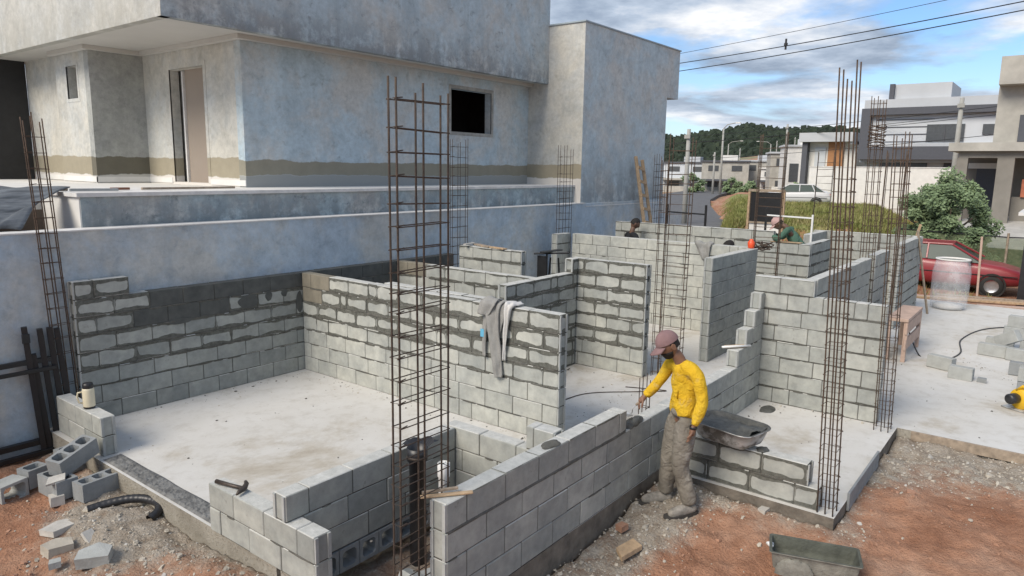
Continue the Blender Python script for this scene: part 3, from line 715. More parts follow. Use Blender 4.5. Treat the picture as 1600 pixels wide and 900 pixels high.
def crumbs():
    rng=random.Random(23); mb=MB()
    segs=[((3.0,8.2),(5.9,8.2)),((5.85,8.2),(5.85,4.2)),((6.3,5.4),(8.6,5.4)),((8.6,5.4),(8.6,4.5)),((6.4,1.6),(6.4,2.7)),((6.4,2.75),(8.8,2.75)),((8.8,2.7),(8.8,1.5)),((10.2,4.0),(12,4.0)),((2.95,4.35),(4.4,4.35)),((4.7,3.1),(6.0,3.1)),((9.2,3.6),(12,2.6)),((11,-.6),(13.5,1.4)),((6.3,4.1),(8.4,4.3))]
    for (a,b) in segs:
        L=math.hypot(b[0]-a[0],b[1]-a[1])
        for _ in range(int(L*34)):
            t=rng.random(); x=a[0]+(b[0]-a[0])*t+rng.gauss(0,.10); y=a[1]+(b[1]-a[1])*t+rng.gauss(0,.10)
            if dist_poly(x,y)>-.02: continue
            s=min(.03,rng.lognormvariate(-5.0,.55)); stone(mb,(x,y,s*.2),s,flat=.5,mi=rng.choice((0,0,1)),rng=rng)
    for _ in range(420):
        x,y=rng.uniform(3,13),rng.uniform(-1,8.2)
        if dist_poly(x,y)>-.05: continue
        s=min(.03,rng.lognormvariate(-4.9,.5)); stone(mb,(x,y,s*.2),s,flat=.4,mi=rng.choice((0,1)),rng=rng)
    o=mb.build('mortar_crumbs',[M['rubble'],M['mortar']]); tag(o,'small mortar crumbs scattered over the concrete floors','mortar crumbs',kind='stuff')
crumbs()
# ------------------------------------------------------------------ plastered neighbouring house and its boundary walls
nh=empty('neighbour_house',(10,10,2.5),'large unfinished two-storey house with blue-grey plaster above the boundary wall','house')
def face_holes(mb,axis,c0,c1,s0,s1,z0,z1,holes,mi=0):
    """slab between c0..c1 (across) along axis with rectangular openings (sa,sb,za,zb)"""
    ss=sorted(set([s0,s1]+[h[0] for h in holes]+[h[1] for h in holes])); zs=sorted(set([z0,z1]+[h[2] for h in holes]+[h[3] for h in holes]))
    for i in range(len(ss)-1):
        for j in range(len(zs)-1):
            sm,zm=(ss[i]+ss[i+1])/2,(zs[j]+zs[j+1])/2
            if any(h[0]<sm<h[1] and h[2]<zm<h[3] for h in holes): continue
            if axis=='x': mb.box(ss[i],c0,zs[j],ss[i+1],c1,zs[j+1],mi)
            else: mb.box(c0,ss[i],zs[j],c1,ss[i+1],zs[j+1],mi)
M['doorfill']=simple('door_board',(.30,.25,.205),.9,var=.05,sc=1)
FZ=2.545; SOF=4.80
mb=MB(); face_holes(mb,'x',10.10,10.28,6.25,13.55,FZ-.3,SOF+.02,[(10.92,12.20,3.61,4.47)]); wb(mb,'wall',M['pl_main'],nh)
mb=MB(); face_holes(mb,'y',6.252,6.42,10.105,13.2,FZ-.3,SOF+.02,[(11.20,12.30,FZ+.02,4.44)]); wb(mb,'side_wall',M['pl_west'],nh)
mb=MB(); mb.box(5.35,13.2,FZ-.3,6.60,13.38,SOF+.02); wb(mb,'porch_wall',M['pl_porch'],nh)
mb=MB(); face_holes(mb,'y',5.352,5.52,13.203,14.6,FZ-.3,SOF+.02,[(13.70,14.13,3.97,4.52)]); wb(mb,'porch_side_wall',M['pl_west'],nh)
mb=MB(); mb.box(5.52,14.6,FZ-.3,5.7,16.5,SOF+.02); wb(mb,'rear_side_wall',M['pl_west'],nh)
mb=MB(); mb.box(2.6,16.45,FZ-.2,5.50,16.5,SOF); wb(mb,'dark_gate_panel',M['black'],nh)
# interior behind openings
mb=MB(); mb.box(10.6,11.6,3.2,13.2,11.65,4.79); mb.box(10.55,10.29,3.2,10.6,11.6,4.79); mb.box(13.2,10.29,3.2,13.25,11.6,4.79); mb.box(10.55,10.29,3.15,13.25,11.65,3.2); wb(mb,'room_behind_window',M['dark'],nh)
mb=MB(); mb.box(6.40,11.1,2.5,6.44,12.06,4.5); wb(mb,'room_behind_door',M['doorfill'],nh)
# window frame: cement reveal band around the opening
def band(mb,axis,c,s0,s1,z0,z1,w,t,bottom=True):
    for a in ((s0-w,s0,z0-(w if bottom else 0),z1+w),(s1,s1+w,z0-(w if bottom else 0),z1+w),(s0,s1,z1,z1+w))+(((s0,s1,z0-w,z0),) if bottom else ()):
        if axis=='x': mb.box(a[0],c-t,a[2],a[1],c+.02,a[3])
        else: mb.box(c-t,a[0],a[2],c+.02,a[1],a[3])
M['band']=simple('reveal_cement',(.30,.30,.28),.93,var=.3,sc=5,bump=.4)
mb=MB(); band(mb,'x',10.10,10.92,12.20,3.61,4.47,.07,.006); fr=wb(mb,'window_surround',M['band'],nh)
mb=MB(); band(mb,'y',6.252,11.20,12.30,FZ+.02,4.44,.08,.006,False); wb(mb,'door_surround',M['pl_west'],nh)
mb=MB(); band(mb,'y',5.352,13.70,14.13,3.97,4.52,.06,.006); wb(mb,'small_window_surround',M['pl_west'],nh)
mb=MB(); mb.box(5.60,13.6,3.8,5.62,14.3,4.6); wb(mb,'small_window_dark',M['band'],nh)
mb=MB(); mb.box(6.36,12.06,FZ+.02,6.40,12.10,4.42); wb(mb,'door_leaf_edge',M['cap'],nh)
mb=MB(); mb.box(6.47,11.0,FZ-.1,6.52,12.6,4.79); wb(mb,'hall_wall',M['band'],nh)
# white skirting on terrace
mb=MB(); mb.box(6.237,10.10,FZ,6.251,11.12,FZ+.09); wb(mb,'skirting',M['white'],nh)
mb=MB(); mb.box(5.335,13.185,FZ,5.35,14.6,FZ+.09); mb.box(5.335,13.185,FZ,6.25,13.2,FZ+.09); mb.box(6.237,12.38,FZ,6.251,13.185,FZ+.09); wb(mb,'skirting',M['white'],nh)
mb=MB(); mb.box(5.50,14.62,FZ,5.519,16.4,FZ+.09); wb(mb,'skirting',M['white'],nh)
# roof with soffit and fascia
mb=MB(); mb.box(4.80,9.55,SOF,13.552,16.9,SOF+.03); wb(mb,'soffit',M['soffit'],nh)
mb=MB(); mb.box(4.802,9.545,SOF-.03,13.55,9.68,6.9); wb(mb,'roof_fascia',M['pl_fascia'],nh)
M['pl_west2']=mat('plaster_west_fascia',plaster((.47,.465,.43),(.33,.32,.28),stain=(4.6,5.5),blotch=.5))
mb=MB(); mb.box(4.795,9.548,SOF-.03,4.93,17.2,6.9); wb(mb,'roof_side_fascia',M['pl_west2'],nh)
mb=MB(); mb.box(5.0,9.75,6.2,13.5,17,6.3); wb(mb,'roof_deck',M['cap'],nh)
# cement cornice ridge under the soffit
mb=MB(); mb.prism([(13.55,9.98),(13.55,10.09),(6.24,10.09),(6.24,13.19),(5.34,13.19),(5.34,14.6),(5.24,14.6),(5.24,13.1),(6.14,13.1),(6.14,9.98)],SOF-.07,SOF-.002); wb(mb,'cornice',M['soffit'],nh)
# tower block
mb=MB()
mb.box(13.55,8.60,2.06,17.62,8.78,6.02); mb.box(17.62,8.60,4.78,18.28,8.78,6.02)
mb.box(17.62,8.78,4.78,18.28,14,6.02); mb.box(17.44,8.78,1.0,17.62,14,6.02)
wb(mb,'tower_wall',M['pl_tower'],nh)
mb=MB(); mb.box(13.547,8.603,2.06,13.70,10.6,6.02); mb.box(13.552,10.6,4,13.70,14,6.02); wb(mb,'tower_side_wall',M['pl_west'],nh)
M['flash']=simple('roof_flashing',(.30,.36,.40),.6,var=.1)
mb=MB(); mb.box(13.52,8.575,6.02,18.31,8.82,6.05); mb.box(13.52,8.82,6.02,13.73,14,6.05); mb.box(18.05,8.82,6.02,18.31,14,6.05); mb.box(13.7,8.8,5.8,18.1,14,5.85); wb(mb,'parapet_flashing',M['flash'],nh)
# terrace
mb=MB(); mb.box(3.36,8.78,1.9,13.55,8.95,2.49); mb.box(3.36,8.95,1.9,3.5,9.9,2.49); wb(mb,'terrace_front_wall',M['pl_ledge'],nh)
mb=MB(); mb.box(3.345,8.79,1.9,3.36,9.9,2.488); wb(mb,'terrace_end_wall',M['white'],nh)
mb=MB(); mb.box(3.31,8.745,2.49,13.545,9.02,2.535); mb.box(3.31,9.02,2.49,5.0,9.9,2.535); wb(mb,'terrace_coping',M['cap'],nh)
mb=MB(); mb.box(-6,9.9,1.9,3.5,17,2.52); mb.box(3.5,9.02,2.3,13.55,17,2.525); wb(mb,'terrace_floor',M['white'],nh)
mb=MB(); mb.box(-6,9.86,0,3.36,9.9,2.3); wb(mb,'earth_behind_wall',M['brownin'],nh)
# boundary wall
mb=MB(); mb.box(-8,8.50,-.6,17.40,8.64,2.13); bw=empty('boundary_wall',(5,8.57,-.6),'long blue-grey plastered boundary wall below the neighbouring house','boundary wall'); wb(mb,'wall_face',M['pl_ret'],bw)
mb=MB(); mb.box(-8,8.49,2.13,13.60,8.78,2.145); mb.box(13.60,8.49,2.06,17.4,8.60,2.075); wb(mb,'coping',M['cap'],bw)
mb=MB(); mb.box(17.42,8.50,-.6,18.7,8.64,1.75); bw2=mb.build('boundary_wall',M['pl_ret']); tag(bw2,'far lower stretch of plastered boundary wall behind the ladder','boundary wall')
# ------------------------------------------------------------------ reinforcement bar cages
def cage(x,y,zb,zt,lx,ly,nx,label,sp=.17,rr=.0062,sr=.0033,lean=(0,0),mat_='rust',two_rows=True,seed=0,rz=0,gap=None,jitter=.006,tops=None):
    rg=random.Random(seed); H_=zt-zb
    root=empty('rebar_cage',(x,y,zb),label,'rebar cage','reinforcement bar cages standing on the site',rz=rz)
    def axis(z): return (lean[0]*z/3.3,lean[1]*z/3.3)
    rows=(-ly/2,ly/2) if two_rows else (0,)
    for iy in rows:
        for i in range(nx):
            px=-lx/2+lx*i/(nx-1); mb=MB(); h=H_-rg.uniform(0,.10)
            if tops: h=H_-tops[(i)%len(tops)]
            ph=rg.uniform(0,6); am=rg.uniform(.3,1)*jitter
            pts=[(px+axis(z)[0]+am*math.sin(z*1.7+ph),iy+axis(z)[1]+am*math.cos(z*1.3+ph),z) for z in [h*k/9 for k in range(10)]]
            mb.tube(pts,rr,6); mb.build('vertical_bar',M[mat_],parent=root,smooth=True)
    z=.06; k=0; proto=None
    while z<H_-.12:
        if gap and gap[0]<z<gap[1]: z+=sp; continue
        if proto is None:
            mb=MB(); a,b=lx/2+rr,(ly/2 if two_rows else 0)+rr; hk=.035
            mb.tube([(-a-hk*.2,-b,.0),(a,-b,0),(a,b,0),(-a,b,0),(-a,-b-.004,.006),(-a+hk*1.4,-b-.004,.012)],sr,5)
            s=mb.build('stirrup',M[mat_],parent=root); proto=s
        else:
            s=proto.copy(); COL.objects.link(s); s.parent=root
        ax=axis(z); s.location=(ax[0]+rg.uniform(-.003,.003),ax[1],z+rg.uniform(-.012,.012)); s.rotation_euler=(rg.uniform(-.04,.04),rg.uniform(-.035,.035),rg.uniform(-.03,.03))
        z+=sp*rg.uniform(.88,1.12); k+=1
    return root
cage(2.995,3.02,-.30,3.38,.42,.062,3,'large near rusty bar cage at the end of the front wall, tallest in the foreground',sp=.135,rr=.0066,sr=.0038,seed=1,mat_='steel')
cage(2.96,8.41,-.22,3.38,.17,.06,3,'leaning bar cage at the far left end of the dark-topped wall',sp=.165,seed=2,lean=(-.13,0))
cage(8.90,8.05,0,3.36,.38,.05,3,'slim grey bar cage in front of the boundary wall left of the window',sp=.165,rr=.005,seed=3,mat_='steel')
cage(12.34,8.22,0,3.38,.46,.06,3,'slim bar cage beside the narrow block pier',sp=.165,rr=.0055,seed=4,mat_='steel')
cage(8.98,4.14,0,3.38,.10,.32,2,'central bar cage beside the free end of the pale wall, right of the pair',sp=.14,rr=.006,seed=5,lean=(.05,0))
cage(8.96,4.35,0,3.1,.04,.10,2,'thin bar cage touching the end of the eight-course wall',sp=.2,rr=.005,seed=6)
cage(12.25,4.0,0,3.55,.12,.42,3,'bar cage rising behind the central one with a tangle of tie wire',sp=.17,rr=.0065,seed=7,lean=(.05,0))
cage(16.0,7.9,0,3.3,.5,.06,3,'dark bar cage behind the ladder against the tower wall',sp=.165,rr=.006,seed=8,mat_='steel')
cage(6.20,1.33,0,3.75,.125,.13,3,'tall bar cage at the front right corner of the slab',sp=.13,rr=.0062,seed=9,rz=R(90),lean=(.12,0),gap=(2.9,3.75),tops=(.0,.14,.05))
cage(8.72,1.37,0,3.36,.15,.15,3,'bar cage at the end of the seven-course wall, base splayed',sp=.13,rr=.0058,seed=10,rz=R(90),lean=(.10,-.02))
cage(12.25,2.36,0,4.05,.17,.17,3,'bar cage in the doorway behind the stepped wall, wrapped with rusty rings near its top',sp=.17,rr=.0062,seed=11,rz=R(90),lean=(.06,.05))
cage(18.2,4.66,0,3.42,.06,.36,2,'thin dark bar cage behind the rearmost wall beside the white wall',sp=.17,rr=.006,seed=12,mat_='steel')
cage(13.9,2.4,0,3.3,.15,.3,3,'bar cage beside the narrow wall pier in front of the bush',sp=.5,rr=.006,seed=13,lean=(0,.0))
cage(6.10,3.06,0,.95,.06,.08,2,'short bar cage in the doorway gap behind the man in yellow',sp=.17,rr=.005,seed=14,mat_='steel')
# ------------------------------------------------------------------ loose things on the left and on the walls
def hblock(name,loc,rot,label,L=.39,Wd=.19,Hh=.14,n=2,m='hblock',group=None,wall_t=.026):
    mb=MB(); hollow(mb,L,Wd,Hh,n,wall_t); o=mb.build(name,M[m]); o.location=loc; o.rotation_euler=[R(a) for a in rot]
    return tag(o,label,'hollow block',group)
GB='loose hollow blocks heaped beside the slab corner'
# axes: X runs to the upper right in the picture; block cells open upward
hblock('hollow_block',(2.58,6.86,-.10),(0,0,8),'right-hand lower hollow block of the heap with chamfered cells facing up',n=3,L=.40,Wd=.17,Hh=.17,group=GB)
hblock('hollow_block',(2.33,7.13,-.09),(0,0,95),'end-on hollow block under the tilted one in the left heap',n=2,L=.36,Wd=.19,Hh=.18,group=GB)
hblock('hollow_block',(2.50,7.20,.115),(6,-14,20),'tilted hollow block lying on top of the left heap',n=3,L=.42,Wd=.17,Hh=.17,group=GB)
hblock('hollow_block',(2.62,7.60,-.06),(0,0,10),'hollow block standing behind the heap against the low end wall',n=1,L=.24,Wd=.17,Hh=.24,group=GB)
hblock('hollow_block',(2.26,7.52,-.09),(0,0,15),'small half hollow block at the back left of the heap',n=1,L=.20,Wd=.17,Hh=.18,group=GB)
hblock('hollow_block',(2.02,7.45,-.14),(90,0,20),'hollow block lying on its side alone at the left edge with its cell showing',n=1,L=.26,Wd=.19,Hh=.19,m='hblock_l')
def chunk(loc,pts,h,label,m='hblock_l',rot=(0,0,0)):
    mb=MB(); mb.prism(pts,0,h); rough_mesh(mb,.008,9,loc[0]); o=mb.build('concrete_chunk',M[m]); o.location=loc; o.rotation_euler=[R(a) for a in rot]; return tag(o,label,'rubble chunk')
chunk((2.02,5.62,-.20),[(-.10,.06),(.06,-.10),(.16,-.01),(.12,.10),(-.02,.13)],.10,'large angular block fragment lying lowest at the left front',rot=(8,-6,10))
chunk((2.05,6.38,-.19),[(-.12,-.06),(.10,-.12),(.20,.02),(.10,.10),(-.08,.10)],.05,'flat pale slab of broken concrete left of the black pipe','rub_l',rot=(-4,5,30))
chunk((1.92,6.05,-.20),[(-.08,-.06),(.09,-.08),(.12,.03),(.02,.09),(-.10,.05)],.08,'grey cupped mortar lump between the heap and the angular fragment','rubble',rot=(5,3,0))
chunk((2.14,6.02,-.16),[(-.04,-.06),(.05,-.04),(.06,.05),(-.03,.06)],.03,'small pale upright shard next to the cupped lump','rub_l',rot=(40,0,20))
chunk((1.83,5.83,-.2),[(-.05,-.02),(.03,-.04),(.05,.02),(-.02,.05)],.05,'small grey stone left of the angular fragment','hblock_l')
chunk((2.25,6.98,-.21),[(-.06,-.05),(.05,-.07),(.07,.03),(-.04,.06)],.09,'pale broken piece under the left side of the heap','rub_l')
chunk((2.28,7.02,-.0),[(-.10,-.04),(.05,-.07),(.09,.03),(-.04,.06)],.02,'thin pale plate resting on the left side of the heap','rub_l',rot=(10,-8,0))
# broken block pieces in the trench below the near cage
chunk((3.32,3.55,-.34),[(-.09,-.05),(.08,-.07),(.10,.08),(-.03,.12)],.24,'upright broken block leaning in the trench by the near bar cage','hblock_l',rot=(18,22,30))
chunk((3.62,3.5,-.34),[(-.09,-.05),(.08,-.07),(.10,.08),(-.03,.10)],.17,'second broken block in the trench, partly behind the near cage','hblock',rot=(-12,-18,70))
# thermos
t=empty('thermos',(2.85,7.66,.40),'cream vacuum flask with black lid standing on the short two-course wall','flask')
mb=MB(); mb.lathe([(0,.0),(.052,.0),(.055,.012),(.055,.02)],n=24); wb2=mb.build('base_ring',M['bplast'],parent=t,smooth=True)
M['cream']=simple('cream_plastic',(.66,.60,.44),.35,var=.04)
mb=MB(); mb.lathe([(.055,.02),(.056,.03),(.056,.19),(.052,.205),(.048,.21)],n=24); mb.build('body',M['cream'],parent=t,smooth=True)
mb=MB(); mb.lathe([(.049,.208),(.050,.215),(.050,.245),(.044,.262),(0,.266)],n=24); mb.build('lid',M['bplast'],parent=t,smooth=True)
mb=MB(); mb.tube([(-.045,.03,.17),(-.08,.05,.165),(-.088,.055,.12),(-.075,.05,.06),(-.045,.03,.05)],.009,6); mb.build('handle',M['cream'],parent=t,smooth=True)
# claw hammer on wall J
t=empty('hammer',(2.77,4.80,.405),'old claw hammer with dark handle lying on the low left wall','hammer'); t.scale=(1.3,1.3,1.3)
M['oldsteel']=simple('worn_tool_steel',(.075,.060,.05),.5,metal=.5,var=.4,sc=30)
mb=MB(); mb.tube([(-.035,.17,.014),(-.01,.05,.015),(.015,-.05,.016)],[.014,.012,.012],8); mb.build('handle',M['oldsteel'],parent=t,smooth=True)
mb=MB(); mb.tube([(-.055,-.085,.014),(-.03,-.072,.018),(.015,-.055,.022),(.05,-.02,.024),(.068,.02,.020)],[.006,.013,.018,.014,.010],8); mb.build('head',M['oldsteel'],parent=t,smooth=True)
# corrugated black pipe bend
mb=MB(); P=[Vector(p) for p in ((2.32,6.47,-.13),(2.46,6.42,-.11),(2.60,6.33,-.09),(2.70,6.22,-.09),(2.745,6.08,-.10),(2.70,5.97,-.12),(2.60,5.93,-.15))]
def cr_spline(P,n):
    out=[]
    for i in range(len(P)-1):
        p0=P[max(i-1,0)];p1=P[i];p2=P[i+1];p3=P[min(i+2,len(P)-1)]
        for k in range(n):
            t=k/n; out.append(.5*((2*p1)+(p2-p0)*t+(2*p0-5*p1+4*p2-p3)*t*t+(3*p1-p0-3*p2+p3)*t**3))
    out.append(P[-1]); return out
pp=cr_spline(P,14); rr_=[.039+.0012*math.sin(i*1.6) for i in range(len(pp))]
mb.tube(pp,rr_,14,cap=False); 
inner=MB(); inner.tube(pp,[.030]*len(pp),14,cap=False); 
for f in inner.f: pass
mb.add(inner.v,[f[::-1] for f in inner.f],1)
o=mb.build('drain_pipe',[M['bplast'],M['dark']],smooth=True); tag(o,'bent black corrugated drain pipe lying on the rubble left of the slab','pipe')
# black pipe with torn sheet inside the trench (stands behind the near cage)
t=empty('waste_pipe',(3.80,3.88,-.39),'wide black upright pipe with a torn flap standing behind the near bar cage','pipe')
mb=MB(); mb.lathe([(.066,0),(.066,.95),(.084,.955),(.084,1.06),(.078,1.06),(.062,.95),(.062,.4)],n=24); mb.build('pipe',M['bplast'],parent=t,smooth=True)
mb=MB(); mb.lathe([(.0845,.975),(.087,.98),(.087,.99),(.0845,.995)],n=24); mb.build('collar_ring',M['oldsteel'],parent=t,smooth=True)
mb=MB(); vs=[];n=12
for i in range(n+1):
    a=-.6+i*2.6/n; vs+=[(.093*math.cos(a),.093*math.sin(a),1.055),(.14*math.cos(a)+.01,.12*math.sin(a),1.08+.015*math.sin(i)),(.19*math.cos(a)+.02,.14*math.sin(a),1.07+.012*math.cos(i*1.3))]
mb.add(vs,[(i*3+j,i*3+j+1,i*3+4+j,i*3+3+j) for i in range(n) for j in range(2)]); mb.build('torn_flap',M['bplast'],parent=t)
# white pvc riser
t=empty('pvc_riser',(3.27,3.09,-.19),'white plastic riser pipe with ribbed cap beside the front wall end','pipe')
mb=MB(); mb.lathe([(.035,0),(.035,1.02),(.042,1.03),(.042,1.12),(.036,1.125),(.034,1.06),(0,1.05)],n=20); mb.build('pipe',M['pvc'],parent=t,smooth=True)
mb=MB(); 
for k in range(3): mb.box(-.005+.0,-.036,1.10,.005,.036,1.118,M=Matrix.Rotation(k*math.pi/3,4,'Z'))
mb.build('cap_ribs',M['pvc'],parent=t)
# wooden strips on the wall end
for k,(x,y,a,L,w,lb,m) in enumerate(((3.13,2.93,-38,.34,.035,'wider pale wooden strip crossing the front wall end','wood'),(3.12,2.98,-33,.24,.018,'thin wooden stick resting on the wider strip at the wall end','wood2'))):
    mb=MB(); mb.cbox((0,0,0),(L,w,.012+.006*k),b=.002); o=mb.build('wood_strip',M[m]); o.location=(x,y,.808+.018*k); o.rotation_euler=(0,0,R(a)); tag(o,lb,'wood strip')
# flake of grout on front wall top and mortar heap in the gap
def blobm(c,rx,ry,h,seed,n=22,m_=6):
    mb=MB(); vs=[]; 
    for j in range(m_):
        t=j/(m_-1); r=math.cos(t*math.pi/2)**.7 if j<m_-1 else 0.02
        for i in range(n):
            a=2*math.pi*i/n; q=1+.28*mnoise.noise(Vector((math.cos(a)*1.5+seed,math.sin(a)*1.5,t*1.3)))
            vs.append((c[0]+rx*r*q*math.cos(a),c[1]+ry*r*q*math.sin(a),c[2]+h*math.sin(t*math.pi/2)*(1+.25*mnoise.noise(Vector((a*2,t*3,seed))))))
    mb.add(vs,[(j*n+i,j*n+(i+1)%n,(j+1)*n+(i+1)%n,(j+1)*n+i) for j in range(m_-1) for i in range(n)]+[tuple((m_-1)*n+i for i in range(n))]); return mb
hm=blobm((5.56,2.90,.60),.19,.062,.055,3,n=30,m_=9); rough_mesh(hm,.016,14,6); o=hm.build('mortar_heap',M['wet'],smooth=True); tag(o,'fresh dark mortar heaped on the wall under the trowel','mortar')
o=blobm((4.27,2.91,.80),.10,.06,.012,5).build('mortar_dab',M['mortar'],smooth=True); tag(o,'thin grey mortar dab on top of the front wall','mortar')
o=blobm((6.22,1.92,.40),.07,.05,.02,8).build('mortar_dab',M['wet'],smooth=True); tag(o,'small dark mortar dab on the low wall right of the trough','mortar')
o=blobm((8.55,2.62,0.0),.16,.09,.03,12).build('mortar_spill',M['wet'],smooth=True); tag(o,'dark mortar spill on the floor in the corner below the steps','mortar')
# white spirit level profile on the steps
t=empty('level_bar',(8.16,2.92,.80),'short white plastic profile with pale block under it resting on the stepped wall','profile',rz=R(-38))
mb=MB(); mb.tube([(-.19,0,.025),(.19,0,.025)],.014,8); mb.build('bar',M['pvc'],parent=t,smooth=True)
mb=MB(); mb.cbox((0,.03,.018),(.26,.05,.03)); mb.build('wood_backing',M['wood'],parent=t)
# small hollow block in the front room
hblock('hollow_block',(6.92,2.45,.095),(0,0,0),'single hollow block standing on the floor behind the mortar trough',n=2,L=.30,Wd=.15,Hh=.19,m='hblock_l')
# formwork plank along slab edge
mb=MB(); mb.cbox((7.15,1.235,-.005),(1.25,.022,.17),b=.003); o=mb.build('form_plank',M['plank'] if 'plank' in M else M['hblock']); tag(o,'grey shutter board standing along the right slab edge behind the front cage','board')
mb=MB(); mb.cbox((8.885,-2.6,-.055),(.03,7.4,.11),b=.003); o=mb.build('form_plank',M['wood2']); tag(o,'long brown shutter board along the near edge of the right-hand slab','board')
# ------------------------------------------------------------------ mortar trough (plastic/metal masseira) on wall G
def trough(L,Wd,H_,flare,th=.012,rc=.10,nseg=5):
    """open tub; returns MB with mats 0 outside,1 inside"""
    def ring(l,w,z,r):
        pts=[]
        for (cx,cy,a0) in ((l/2-r,w/2-r,0),(-l/2+r,w/2-r,90),(-l/2+r,-w/2+r,180),(l/2-r,-w/2+r,270)):
            for k in range(nseg+1): a=R(a0+90*k/nseg); pts.append((cx+r*math.cos(a),cy+r*math.sin(a),z))
        return pts
    rings=[ring(L-2*flare-.10,Wd-2*flare-.10,0,rc*.5),ring(L-2*flare,Wd-2*flare,.035,rc*.8),ring(L-flare,Wd-flare,H_*.5,rc),ring(L,Wd,H_,rc),ring(L+.03,Wd+.03,H_,rc),ring(L+.03,Wd+.03,H_+.008,rc),
           ring(L-.01,Wd-.01,H_+.006,rc*.98),ring(L-flare-.02,Wd-flare-.02,H_*.5,rc*.95),ring(L-2*flare-.03,Wd-2*flare-.03,.05,rc*.8)]
    n=len(rings[0]); mb=MB(); vs=[p for r in rings for p in r]
    fs=[tuple(range(n))[::-1]]+[(j*n+i,j*n+(i+1)%n,(j+1)*n+(i+1)%n,(j+1)*n+i) for j in range(len(rings)-1) for i in range(n)]+[tuple((len(rings)-1)*n+i for i in range(n))]
    mi=[0]+[0 if j<5 else 1 for j in range(len(rings)-1) for i in range(n)]+[1]
    mb.add(vs,fs,mi); return mb
def m_galv(k):
    n=k.noise(7,5,.65,vec=k.obj()); x=k.noise(3,3,.5,vec=k.obj())
    k.col(k.mix(k.step(n,.50,.60),(.55,.56,.56),(.20,.195,.18))); k.rough(.45); k.bs.inputs['Metallic'].default_value=.35; k.bump(n,.3,.01)
M['galv']=mat('splashed_metal',m_galv)
t=empty('mortar_trough',(6.22,2.24,.405),'dented grey metal trough full of mortar on the low wall beside the man in yellow','mortar trough',rz=R(78))
mb=trough(.64,.44,.17,.05,rc=.12); rough_mesh(mb,.010,4,2); mb.build('tub',[M['galv'],M['wet']],parent=t,smooth=True)
mb=MB(); n=14; vs=[]
for j in range(n+1):
    for i in range(n+1):
        u,v=i/n*2-1,j/n*2-1; x=u*.28; y=v*.185
        vs.append((x,y,.142+.060*mnoise.noise(Vector((x*6,y*6,1)))+.02*mnoise.noise(Vector((x*20,y*20,3)))+(.05*max(0,abs(u)-.6))))
mb.add(vs,[(j*(n+1)+i,j*(n+1)+i+1,(j+1)*(n+1)+i+1,(j+1)*(n+1)+i) for j in range(n) for i in range(n)]); mb.build('mortar_fill',M['wet'],parent=t,smooth=True)
# lower trough: wooden box crusted with cement
t=empty('mortar_box',(5.40,1.22,-.14),'empty cement-crusted rectangular mortar box on the red soil at the bottom right','mortar box',rz=R(-72))
M['crust']=simple('cement_crust',(.20,.195,.17),.9,var=.4,sc=9,bump=1.0,bs=35)
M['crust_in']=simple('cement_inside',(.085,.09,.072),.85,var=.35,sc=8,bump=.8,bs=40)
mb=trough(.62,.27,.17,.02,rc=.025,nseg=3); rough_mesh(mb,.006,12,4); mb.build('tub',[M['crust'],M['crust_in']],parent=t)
o_=blobm((-.14,-.132,.0),.14,.018,.14,21); o_.build('cement_lump',M['crust'],parent=t,smooth=True)
mb=MB(); mb.tube([(-.30,-.02,.15),(-.335,0,.165),(-.30,.03,.15)],.016,7); mb.build('handle',M['pvc'],parent=t,smooth=True)
# broken brick chunk and wood piece near front wall
chunk((4.85,2.52,-.20),[(-.17,-.04),(.10,-.08),(.16,.03),(-.06,.07)],.035,'broken tan board piece with mortar spots by the front wall foot','wood')
chunk((5.07,2.70,-.17),[(-.05,-.03),(.05,-.04),(.06,.03),(-.03,.04)],.05,'small tan brick bit near the foot of the front wall','rub_r')
chunk((6.05,1.82,-.11),[(-.05,-.03),(.05,-.04),(.05,.03),(-.03,.04)],.04,'pale pebble sized lump in front of the low mortar wall','rub_l')
# ------------------------------------------------------------------ jacket over wall B
def cloth(name,path,halfw,n,m,parent,folds=5,amp=.012,seed=0,thick=.006,wob=.02):
    """path: list of (x,z,y) centre line; halfw list; builds a draped strip"""
    pts=cr_spline([Vector(p) for p in path],6); hw=[]
    k=len(pts)
    for i in range(k):
        t=i/(k-1)*(len(halfw)-1); a=int(min(t,len(halfw)-2)); hw.append(halfw[a]+(halfw[a+1]-halfw[a])*(t-a))
    mb=MB(); vs=[]
    for i in range(k):
        tan=(pts[min(i+1,k-1)]-pts[max(i-1,0)]).normalized(); side=Vector((0,1,0)); nn=side.cross(tan).normalized()
        for j in range(n+1):
            v=j/n*2-1; f=math.sin(v*folds+seed+i*.12)*amp*(.4+.6*min(1,i/6))+amp*1.2*mnoise.noise(Vector((v*2.2,i*.16,seed)))
            p=pts[i]+side*(v*hw[i]+wob*mnoise.noise(Vector((i*.2,v,seed+3))))+nn*(f)
            vs.append(tuple(p))
    fs=[(i*(n+1)+j,i*(n+1)+j+1,(i+1)*(n+1)+j+1,(i+1)*(n+1)+j) for i in range(k-1) for j in range(n)]
    mb.add(vs,fs); o=mb.build(name,m,parent=parent,smooth=True)
    so_=o.modifiers.new('s','SOLIDIFY'); so_.thickness=thick; so_.offset=0
    return o
M['jgrey']=simple('jacket_grey',(.27,.265,.25),.95,var=.12,sc=18,bump=.5,bs=90)
M['jwhite']=simple('jacket_lining',(.56,.55,.53),.95,var=.08,sc=18,bump=.4)
M['jblue']=simple('jacket_print_blue',(.12,.38,.55),.9,var=.1)
t=empty('jacket',(5.95,4.80,1.40),'grey hooded jacket with pale lining draped over the end of the long middle wall','jacket')
